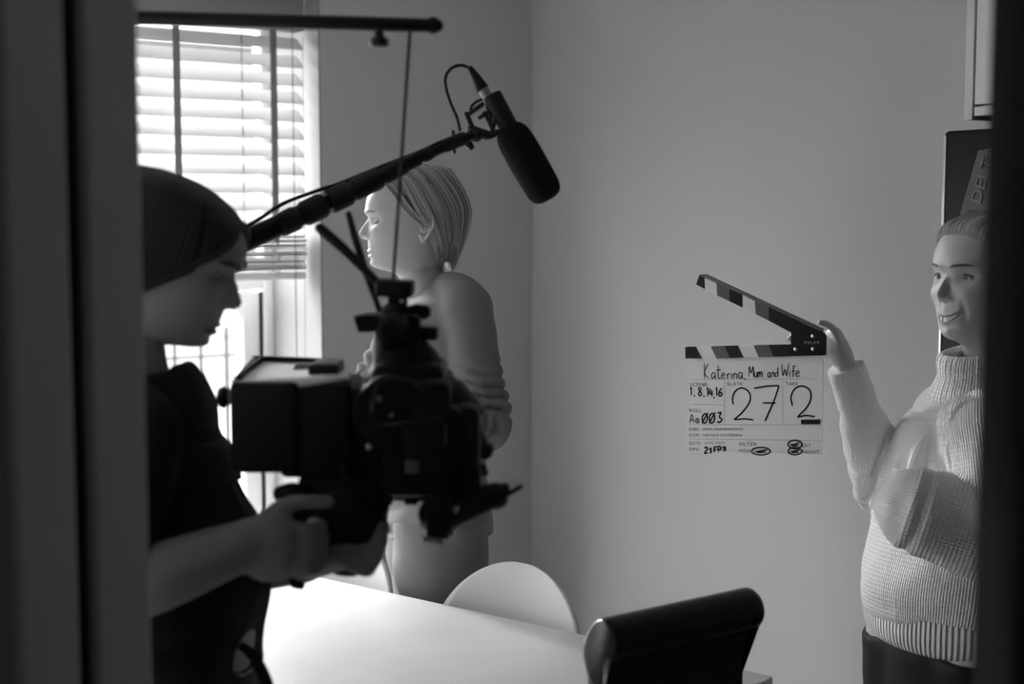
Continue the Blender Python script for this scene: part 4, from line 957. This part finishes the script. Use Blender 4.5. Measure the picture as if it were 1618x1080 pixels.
sh.tube([fs3, (fs3+fe3)/2, fe3], [.052, .048, .04], seg=16, n=12, rnd=True); sh.tube([fe3, (fe3+fw3)/2, fw3], [.042, .038, .027], seg=18, n=14, rnd=True)
# near hand wrapped round the grip
pc3 = J3(438, 862, 1.80)
sh.tube([nw3, J3(415, 862, 1.80), J3(450, 866, 1.80)], [(.034, .026), (.046, .024), (.044, .020)], ref=UP, seg=20, n=10, rnd=True)
for k, py in enumerate((832, 853, 874, 894)):
    r0 = J3(452, py, 1.80); finger(sh, r0, [RT*.9+UP*-.1, RT*.3+FH*1.0, FH*.8-RT*.8], [.036-.002*abs(k-1), .028, .020], .0105)
finger(sh, J3(415, 822, 1.80), [RT*.8+UP*.55, RT*1.0+UP*.12, RT], [.036, .030, .024], .0115)
# far hand palm up under the camera
sh.tube([fw3, J3(515, 884, 1.90), J3(556, 878, 1.87)], [(.024, .028), (.020, .036), (.016, .034)], ref=UP, seg=20, n=10, rnd=True)
for k, (px, py, dd) in enumerate(((577, 848, 1.88), (580, 858, 1.865), (575, 876, 1.85), (560, 893, 1.84))):
    r0 = J3(550, 866+7*k, dd); tip = J3((604, 604, 597, 584)[k], (832, 852, 874, 893)[k], dd)
    m_ = (r0+tip)/2+RT*.010-UP*.008; sh.tube([r0, m_, tip], [.0115, .011, .0095], seg=14, n=12, rnd=True)
finger(sh, J3(520, 870, 1.88), [RT+UP*.9, RT*.6+UP, RT*.4+UP], [.03, .026, .02], .0105)
hips3 = J3(268, 1045)
for s in (1, -1):
    hp = hips3+LAT3*s*.09; kn = hp*[1,1,0]+UP*.48+FWD3*.02; an = hp*[1,1,0]+UP*.09-FWD3*.02
    sh.tube([hp+UP*.03, (hp+kn)/2, kn, (kn+an)/2, an], [.09, .075, .055, .052, .038], seg=18, n=24, rnd=True)
    sh.tube([an, an-UP*.05+FWD3*.05, an-UP*.065+FWD3*.15], [.034, .03, .022], seg=14, n=10, rnd=True)
Vb, Nb, Fb = remesh(sh, .005, 3)
body = MB(); sub(body, (V*S3 @ A3)+O3, F, mi); e = MB(); ear(e, 1, A3, O3, S3); ear(e, -1, A3, O3, S3); Ve, Fe, _ = e.arrays(); body.add(Ve, Fe); body.add(Vb, Fb)
op = body.build('person', [M_skin3, mat('lips_dark', .15, .5)], smooth=60, origin=foot3)
tag(op, 'camera operator in dark beanie and black clothes looking down at the film camera', 'person')
eye_parts(surf3, A3, O3, S3, op, True, M_skin3); brow(surf3, A3, O3, S3, op, M_brow, .003)
M_bean = knit_mat('beanie_knit', .016, .007, .4, .002)
def cut3(th):
    a = abs((math.degrees(th)+180) % 360-180); return np.interp(a, [0, 15, 35, 52, 68, 85, 180], [.080, .062, .020, -.012, -.040, -.070, -.085])
hb = skullcap(A3, O3, S3, .009, cut3, 50, 90); V_, F_, _m = hb.arrays()
L_ = ((V_-O3) @ A3.T)/S3; L_[:, 2] = np.where(L_[:, 2] > 0, L_[:, 2]*.87, L_[:, 2]); V_ = (L_*S3) @ A3+O3; tha = np.arctan2(L_[:, 1], L_[:, 0])
hb = mesh_obj('beanie', V_+np.outer(.0012*np.sin(L_[:, 2]*500+3*np.sin(tha*2)), nrm(A3[0]))*0, F_, M_bean, op, smooth=75, attrs={'ribu': tha*.09, 'ribv': L_[:, 2]})
# folded edge and hair below it
P = []
for a in np.linspace(0, 2*math.pi, 72, endpoint=False):
    z_ = cut3(a)+.004; q = onskull((math.cos(a)*.1, math.sin(a)*.08, z_ if z_ < 0 else z_*1.0), .0075) if z_ < 0 else None
    if q is None:
        e0 = math.atan2(z_, .1); q = onskull((math.cos(a)*math.cos(e0), math.sin(a)*math.cos(e0)*.9, math.sin(e0)), .0065); q[2] *= .87
    P.append((q*S3) @ A3 + O3)
MB().tube(P, [(.007, .0028)]*72, ref=A3[2], seg=10, closed=True).build('beanie_edge', M_bean, op)
paths = []
for s in (1, -1):
    for i in range(60):
        t = rng.random(); x0 = .012-.11*t; y0 = s*.08*math.sqrt(max(0, 1-(x0/.1)**2)); z_ = np.interp(t, [0, 1], [.0, -.05])
        paths.append(([onskull((x0, y0, z_), .010), onskull((x0-.008, y0, z_-.035), .010), onskull((x0-.018, y0*.93, z_-.065-.02*rng.random()), .002)], .004))
hair_strands(paths, A3, O3, S3, .004).build('hair', mat('dark_hair', .03, .5), op, smooth=70)
# black top with sleeves to the elbow, carrying vest
sh = MB()
T3b = [(205, 585, .055, .070), (200, 612, .080, .14), (222, 650, .092, .18), (222, 700, .096, .19), (234, 745, .107, .185), (246, 790, .110, .18), (262, 860, .125, .18), (270, 930, .130, .185), (268, 990, .120, .18), (268, 1060, .125, .18)]
sh.tube([J3(x, y) for x, y, a, c in T3b], [(a, c) for x, y, a, c in T3b], ref=FWD3, seg=30, n=36)
sh.tube([ns3, (ns3+ne3)/2, ne3*.9+ns3*.1], [.07, .066, .058], seg=20, n=16, rnd=True)
sh.tube([fs3, (fs3+fe3)/2, fe3, fe3*.6+fw3*.4], [.062, .060, .056, .05], seg=20, n=18, rnd=True)
Vt, Nt, Ft = remesh(sh, .007, 4); Vt = smoothshape(Vt, Nt, .010*nz(Vt, 9)+.004*nz(Vt, 22, 5))
M_blk = mat('black_cotton', .018, .95)
mesh_obj('black_top', Vt, Ft, M_blk, op, smooth=70)
b = MB(); b.tube([J3(234, 652), J3(228, 700), J3(238, 748), J3(249, 792)], [(.089, .165), (.095, .19), (.110, .186), (.112, .18)], ref=FWD3, seg=30, n=16, cap=True); b.build('harness_vest', mat('harness_fabric', .016, .8, bump=.5, scale=300), op)
b = MB(); b.tube([J3(372, 1015, 1.9), J3(393, 1028, 1.88), J3(412, 1055, 1.86), J3(425, 1090, 1.85), J3(430, 1140, 1.85), J3(395, 1150, 1.86), J3(370, 1110, 1.88), J3(362, 1060, 1.9)], [(.0085, .0025)]*8, ref=RT, seg=10, n=60, closed=False, rnd=True); b.build('strap_loop', M_blk, op)
b = MB(); wc = J3(474, 893, 1.96); b.tube([wc+nrm(RT+UP*.2)*0+np.outer([0], [0, 0, 0])[0]+UP*.030*math.cos(a)+FH*.026*math.sin(a)+RT*.004*math.cos(a) for a in np.linspace(0, 2*math.pi, 24, endpoint=False)], [(.009, .002)]*24, ref=RT, seg=8, closed=True); b.build('wristband', M_blk, op)
sh = MB()
for s in (1, -1):
    hp = hips3+LAT3*s*.09; kn = hp*[1,1,0]+UP*.48+FWD3*.02; an = hp*[1,1,0]+UP*.10-FWD3*.02
    sh.tube([hp+UP*.05, (hp+kn)/2, kn, (kn+an)/2, an], [.106, .092, .074, .07, .06], seg=20, n=24)
sh.tube([hips3+UP*.08, hips3-UP*.10], [(.118, .175), (.11, .17)], ref=FWD3, seg=26, n=10)
Vj, Nj, Fj = remesh(sh, .010, 4); mesh_obj('trousers', Vj, Fj, M_blk, op, smooth=70)
for s in (1, -1):
    an = (hips3+LAT3*s*.09)*[1,1,0]-FWD3*.02+UP*.05
    MB().tube([an-FWD3*.04-UP*.012, an+FWD3*.03-UP*.008, an+FWD3*.10-UP*.02, an+FWD3*.17-UP*.028], [(.036, .036), (.04, .038), (.03, .040), (.02, .03)], ref=UP, seg=20, n=16, rnd=True).build('shoe', M_black, op)

# ================================================================== FILM CAMERA RIG
dR = 1.90
rig = empty('film_camera', at(600, 790, dR), 'black film camera with matte box and antennas hanging in front of the operator', 'camera')
AXR = (RT, FH, UP)
def pb(mb, x0, y0, x1, y1, d0, d1, r=.004, rot=0.0, mi=0):
    "box whose near face spans the pixel rectangle at depth d0 and reaches back to d1"
    a = at(x0, y0, d0); c = at(x1, y1, d0); cen = (a+c)/2+FH*(d1-d0)/2; w_ = abs(np.dot(c-a, RT))/2; h_ = abs((c-a)[2])/2
    ax_ = (RT*math.cos(rot)+UP*math.sin(rot), FH, UP*math.cos(rot)-RT*math.sin(rot))
    mb.box(cen, (w_, (d1-d0)/2, h_), ax_, mi=mi, r=r); return mb
# matte box: hollow, open to the left, with flag and rails
mbx = MB(); pb(mbx, 363, 604, 470, 749, 1.84, 2.02, .006); pb(mbx, 440, 606, 556, 757, 1.85, 1.99, .008)
matte = mbx.build('matte_box', M_black, rig)
b = MB()                                            # sloping pale top plate with toothed edge
tp = [at(366, 601, 1.845), at(476, 606, 1.845), at(552, 594, 1.86), at(530, 574, 2.05), at(398, 570, 2.06)]
b.prism(tp, -UP*.004); b.build('top_plate', mat('top_plate_grey', .9, .5), matte, smooth=False)
b = MB()
for k in range(9): b.box(at(379+k*4.0, 594-k*3.0, 1.88+k*.02), (.0045, .006, .005), (RT+UP*.6, FH, UP), r=.0015)
b.tube([at(376, 598, 1.85), at(402, 568, 2.06)], .0055, seg=10, rnd=True); b.tube([at(402, 568, 2.06), at(528, 573, 2.05)], .0065, seg=10, rnd=True)
pb(b, 465, 576, 502, 583, 1.99, 2.02, .002); b.box(at(485, 583, 1.98), (.018, .01, .003), AXR, r=.001)
b.build('flag_hinge', M_black, matte)
MB().tube([at(363, 627, 1.9), at(355, 627, 1.9), at(346, 627, 1.9), at(343, 627, 1.9)], [.010, .016, .013, .006], seg=12).build('side_knob', M_metal, matte)
MB().box(at(516, 585, 1.93), (.020, .04, .012), (RT, FH, UP), r=.004).build('clamp', M_black, matte)
# body
b = MB(); pb(b, 540, 612, 640, 770, 1.86, 2.02, .012); pb(b, 470, 750, 600, 800, 1.87, 1.99, .01); pb(b, 596, 600, 712, 790, 1.83, 2.0, .014); pb(b, 650, 640, 758, 745, 1.84, 1.98, .014)
b.tube([at(700, 645, 1.9), at(725, 690, 1.9), at(766, 712, 1.9)], [.045, .05, .012], seg=20, n=12, rnd=True)
pb(b, 585, 575, 700, 640, 1.85, 1.98, .02); bodyo = b.build('camera_body', M_black, rig)
b = MB(); b.lathe(at(620, 655, 1.83), -FH, [(-.02, .052), (.0, .052), (.006, .048), (.008, .03)], seg=40); b.lathe(at(690, 690, 1.83), -FH, [(-.02, .044), (.006, .044), (.010, .036), (.012, .012)], seg=40)
b.build('film_magazine', M_black, bodyo)
b = MB(); b.tube([at(596, 612, 1.82), at(588, 650, 1.8), at(600, 672, 1.81), at(650, 668, 1.8), at(700, 664, 1.81), at(706, 700, 1.82)], .003, seg=8, n=50, rnd=True); b.build('cable', M_metal, bodyo)
b = MB(); b.tube([at(545, 725, 1.83), at(543, 745, 1.81), at(552, 762, 1.83), at(575, 778, 1.84)], .0035, seg=8, n=30, rnd=True); b.build('cable', M_metal, bodyo)
for px, py, r in ((599, 630, .0036), (618, 657, .003), (582, 707, .0036), (491, 790, .0045), (720, 806, .003), (713, 846, .003)): MB().lathe(at(px, py, 1.812 if px != 491 else 1.85), -FH, [(-.02, r*1.3), (0, r), (.002, r*.5)], seg=12).build('screw', M_chrome, bodyo)
MB().ball(at(624, 521, 1.868), (.009, .003, .014), AXR).build('lens_port', mat('port_grey', .10, .4), bodyo)
MB().box(at(652, 737, 1.826), (.009, .004, .008), AXR, r=.001).build('label_plate', mat('plate_grey', .14, .5), bodyo)
# tower: viewfinder block, wings, receiver on top
b = MB(); b.tube([at(640, 625, 1.9), at(640, 580, 1.9), at(630, 540, 1.9), at(626, 505, 1.9), at(627, 480, 1.9)], [(.055, .04), (.050, .035), (.034, .03), (.028, .026), (.015, .02)], ref=RT, seg=10, n=16); b.lathe(at(624, 520, 1.875), -FH, [(0, .022), (.02, .022), (.026, .016)], seg=24)
pb(b, 598, 497, 664, 560, 1.87, 1.93, .008); pb(b, 612, 466, 642, 486, 1.88, 1.92, .004); tw = b.build('viewfinder', M_black, rig)
b = MB(); b.tube([at(645, 495, 1.9), at(660, 493, 1.9), at(670, 493, 1.9)], [.010, .012, .010], seg=16, rnd=True); pb(b, 655, 517, 691, 538, 1.88, 1.92, .004, -.06); b.build('eyepiece', M_black, tw)
b = MB(); b.prism([at(*p, 1.88) for p in ((558, 500), (576, 497), (595, 497), (600, 520), (586, 525), (566, 525))], FH*.05); b.build('side_wing', M_black, tw, smooth=False)
b = MB(); pb(b, 592, 443, 651, 470, 1.87, 1.93, .004, -.05); rc = b.build('receiver', M_black, rig)
MB().tube([at(503, 358, 1.90), at(512, 366, 1.90), at(545, 395, 1.90), at(596, 446, 1.90)], [(.0065, .004), (.0072, .005), (.007, .005), (.006, .005)], ref=UP, seg=12, rnd=True).build('antenna', M_black, rc)
MB().tube([at(551, 338, 1.92), at(560, 372, 1.92), at(576, 425, 1.91), at(600, 492, 1.90)], [.0042, .005, .0055, .004], seg=12, rnd=True).build('antenna', M_black, rc)
MB().ball(at(635, 476, 1.875), .003).build('lamp_lens', M_chrome, rc)
# lower right arm: lens motor, knob and rod
b = MB(); pb(b, 671, 770, 716, 855, 1.85, 1.91, .008, .0); b.tube([at(690, 815, 1.88), at(740, 795, 1.88), at(782, 781, 1.88)], [.026, .022, .016], seg=18, n=10, rnd=True); pb(b, 700, 720, 760, 800, 1.86, 1.95, .012)
b.tube([at(745, 740, 1.9), at(763, 742, 1.9), at(770, 750, 1.9)], [.012, .009, .003], seg=10)
mo = b.build('focus_motor', M_black, rig)
b = MB(); b.lathe(at(784, 783, 1.89), -FH, [(-.02, .012), (-.012, .0165), (.012, .0165), (.018, .012)], seg=24); b.tube([at(765, 775, 1.88), at(798, 770, 1.88)], .007, seg=12, rnd=True); b.build('knob', M_metal, mo)
MB().tube([at(790, 787, 1.88), at(805, 779, 1.88), at(823, 768, 1.88)], [.0045, .0035, .0032], seg=10, rnd=True).build('focus_whip', M_metal, mo)
MB().box(at(684, 853, 1.848), (.014, .003, .0035), (RT*1+UP*-.15, FH, UP), r=.001).build('label_plate', mat('plate_pale', .35, .5), mo)
# lower grip
b = MB(); b.tube([at(545, 780, 1.9), at(545, 820, 1.9), at(550, 850, 1.9), at(548, 878, 1.9)], [(.052, .035), (.058, .04), (.052, .036), (.036, .028)], ref=RT, seg=22, n=14, rnd=True)
pb(b, 472, 770, 560, 865, 1.88, 1.95, .012); pb(b, 570, 790, 605, 850, 1.88, 1.96, .01); b.ball(at(595, 800, 1.89), .018); b.ball(at(600, 835, 1.89), .014)
gr = b.build('hand_grip', M_black, rig)
MB().tube([at(445, 779, 1.86), at(460, 777, 1.86), at(480, 778, 1.87)], [.011, .013, .012], seg=16, rnd=True).build('grip_knob', M_black, gr)
b = MB(); b.tube([at(470, 812, 1.84), at(450, 815, 1.85), at(442, 818, 1.85)], [.010, .010, .007], seg=12, rnd=True); b.build('trigger', M_black, gr)
b = MB(); b.cyl(at(600, 782, 1.9), at(675, 786, 1.9), .006); b.cyl(at(600, 782, 1.96), at(675, 786, 1.96), .006); b.build('support_rod', M_black, rig)
for px in (610, 650): MB().box(at(px, 790, 1.89), (.009, .01, .005), AXR, r=.002).build('rod_clamp', M_metal, rig)

# ------------------------------------------------------------------ overhead support arm with suspension cord
ar = empty('support_arm', at(120, 640, 1.95), 'black overhead support arm above the operator with a cord down to the camera', 'support arm')
P = [at(120, 640, 2.0), at(110, 400, 2.0), at(104, 180, 2.0), at(112, 60, 1.99), at(150, 27, 1.98), at(218, 28, 1.96), at(450, 34, 1.93), at(690, 40.5, 1.90)]
b = MB(); b.tube(cr([P[5], P[6], P[7]], 8), [(.0100, .0095)]*7+[(.0092, .009)], seg=20, rnd=True); b.tube(P[:6], .0115, seg=14, n=40); b.build('arm_tube', M_blackg, ar)
b = MB(); b.lathe(at(686, 40, 1.90), RT, [(-.006, .0112), (.002, .0116), (.005, .009)], seg=20); b.build('end_cap', M_black, ar)
b = MB(); b.tube([at(599, 46, 1.90), at(599, 62, 1.90)], .0065, seg=14); b.lathe(at(599, 71, 1.90), UP, [(-.003, .010), (0, .0135), (.008, .0135), (.010, .010)], seg=20); b.build('thumb_screw', M_metal, ar)
MB().tube([at(648, 50, 1.90), at(641, 150, 1.90), at(634, 260, 1.90), at(621, 446, 1.90)], [(.0023, .001)]*4, ref=RT, seg=8, n=12).build('suspension_cord', M_metal, ar)

# ------------------------------------------------------------------ boom pole and microphone
bp = empty('boom_pole', at(430, 350, 2.2), 'dark telescopic boom pole slanting past the standing woman\'s forehead', 'boom pole')
def bpnt(px, off=0.0):
    py = np.interp(px, [100, 215, 392, 600, 690, 760], [507, 457, 380, 281, 236, 207]); d = np.interp(px, [100, 392, 760], [2.12, 2.2, 2.38]); return at(px, py+off, d)
b = MB(); b.tube([bpnt(110), bpnt(300), bpnt(500)], [.0175, .0175, .0168], seg=22, n=14); b.tube([bpnt(495), bpnt(660)], [.0125, .0120], seg=22); b.tube([bpnt(655), bpnt(745)], [.0085, .0080], seg=20)
pole = b.build('pole_tube', M_blackg, bp)
b = MB()
for a_, c_, r in ((440, 470, .0195), (478, 512, .0205), (518, 552, .0205), (556, 600, .018), (604, 640, .0145), (668, 682, .0115), (700, 735, .0115)): b.tube([bpnt(a_), bpnt(a_+4), bpnt(c_-4), bpnt(c_)], [r*.9, r, r, r*.9], seg=18)
b.build('twist_lock', M_black, bp)
b = MB()
P = [bpnt(300, -26), bpnt(392, -24), bpnt(445, -32), bpnt(500, -27), bpnt(540, -21), bpnt(600, -17), bpnt(660, -10), bpnt(700, -9), bpnt(724, -8)]
b.tube(P, .0032, seg=10, n=60); b.build('cable', M_black, bp)
dm = 2.40
b = MB(); b.tube([at(x, y, dm) for x, y in ((727, 207), (722, 186), (712, 163), (705, 140), (704, 122), (713, 108), (728, 103), (740, 107), (746, 114))], .0027, seg=10, n=50); b.build('cable_loop', M_black, bp)
mdir = nrm(at(850, 292, dm)-at(783, 165, dm)); mper = nrm(np.cross(mdir, FH))
b = MB()
for x0, y0, x1, y1, r in ((737, 180, 748, 205, .0045), (745, 205, 768, 213, .0085), (768, 183, 782, 213, .004), (741, 180, 762, 165, .004), (758, 186, 770, 178, .0035), (762, 214, 790, 208, .005), (770, 166, 775, 190, .004), (737, 222, 744, 232, .006), (716, 208, 718, 240, .0032), (765, 180, 780, 175, .0045), (775, 212, 783, 190, .004)):
    b.tube([at(x0, y0, dm), at(x1, y1, dm)], [r, r], seg=12, rnd=True)
b.tube([at(743, 178, dm), at(745, 168, dm), at(754, 160, dm), at(766, 156, dm)], .0025, seg=8, n=14); b.ball(at(752, 213, dm), .0125); b.ball(at(741, 228, dm), .007)
b.tube([at(765, 213, dm), at(772, 218, dm), at(782, 214, dm), at(786, 205, dm)], .0022, seg=8, n=14)
b.build('shock_mount', M_metal, bp)
mc = empty('microphone', at(783, 170, dm), 'long microphone in a fat black foam windshield on the end of the boom', 'microphone')
m0 = at(771, 152, dm); 
b = MB(); L = np.linalg.norm(at(806, 200, dm)-at(780, 158, dm)); c0 = at(784, 163, dm); b.cyl(c0-mdir*.016, c0+mdir*.06, .0165); b.build('microphone_body', M_black, mc)
b = MB(); b.cyl(at(761, 138, dm), at(772, 156, dm), .0095); b.build('connector', mat('brushed_steel', .33, .4, metal=.5), mc)
b = MB(); b.tube([at(742, 106, dm), at(752, 122, dm), at(761, 139, dm), at(763, 142, dm)], [.0045, .0075, .0115, .0115], seg=16); b.build('plug', M_black, mc)
f0 = at(803, 202, dm); f1 = at(862, 305, dm); fd = nrm(f1-f0); LL = np.linalg.norm(f1-f0)
prof = [(-.004, .010), (.0, .020), (.008, .0265), (.02, .0300), (.045, .0315), (LL*.6, .0315), (LL-.012, .0305), (LL-.002, .0285), (LL+.007, .024), (LL+.012, .014), (LL+.0125, .004)]
MB().lathe(f0, fd, [tuple(q) for q in cr(prof, 40)], seg=40).build('foam_windshield', M_foam, mc)
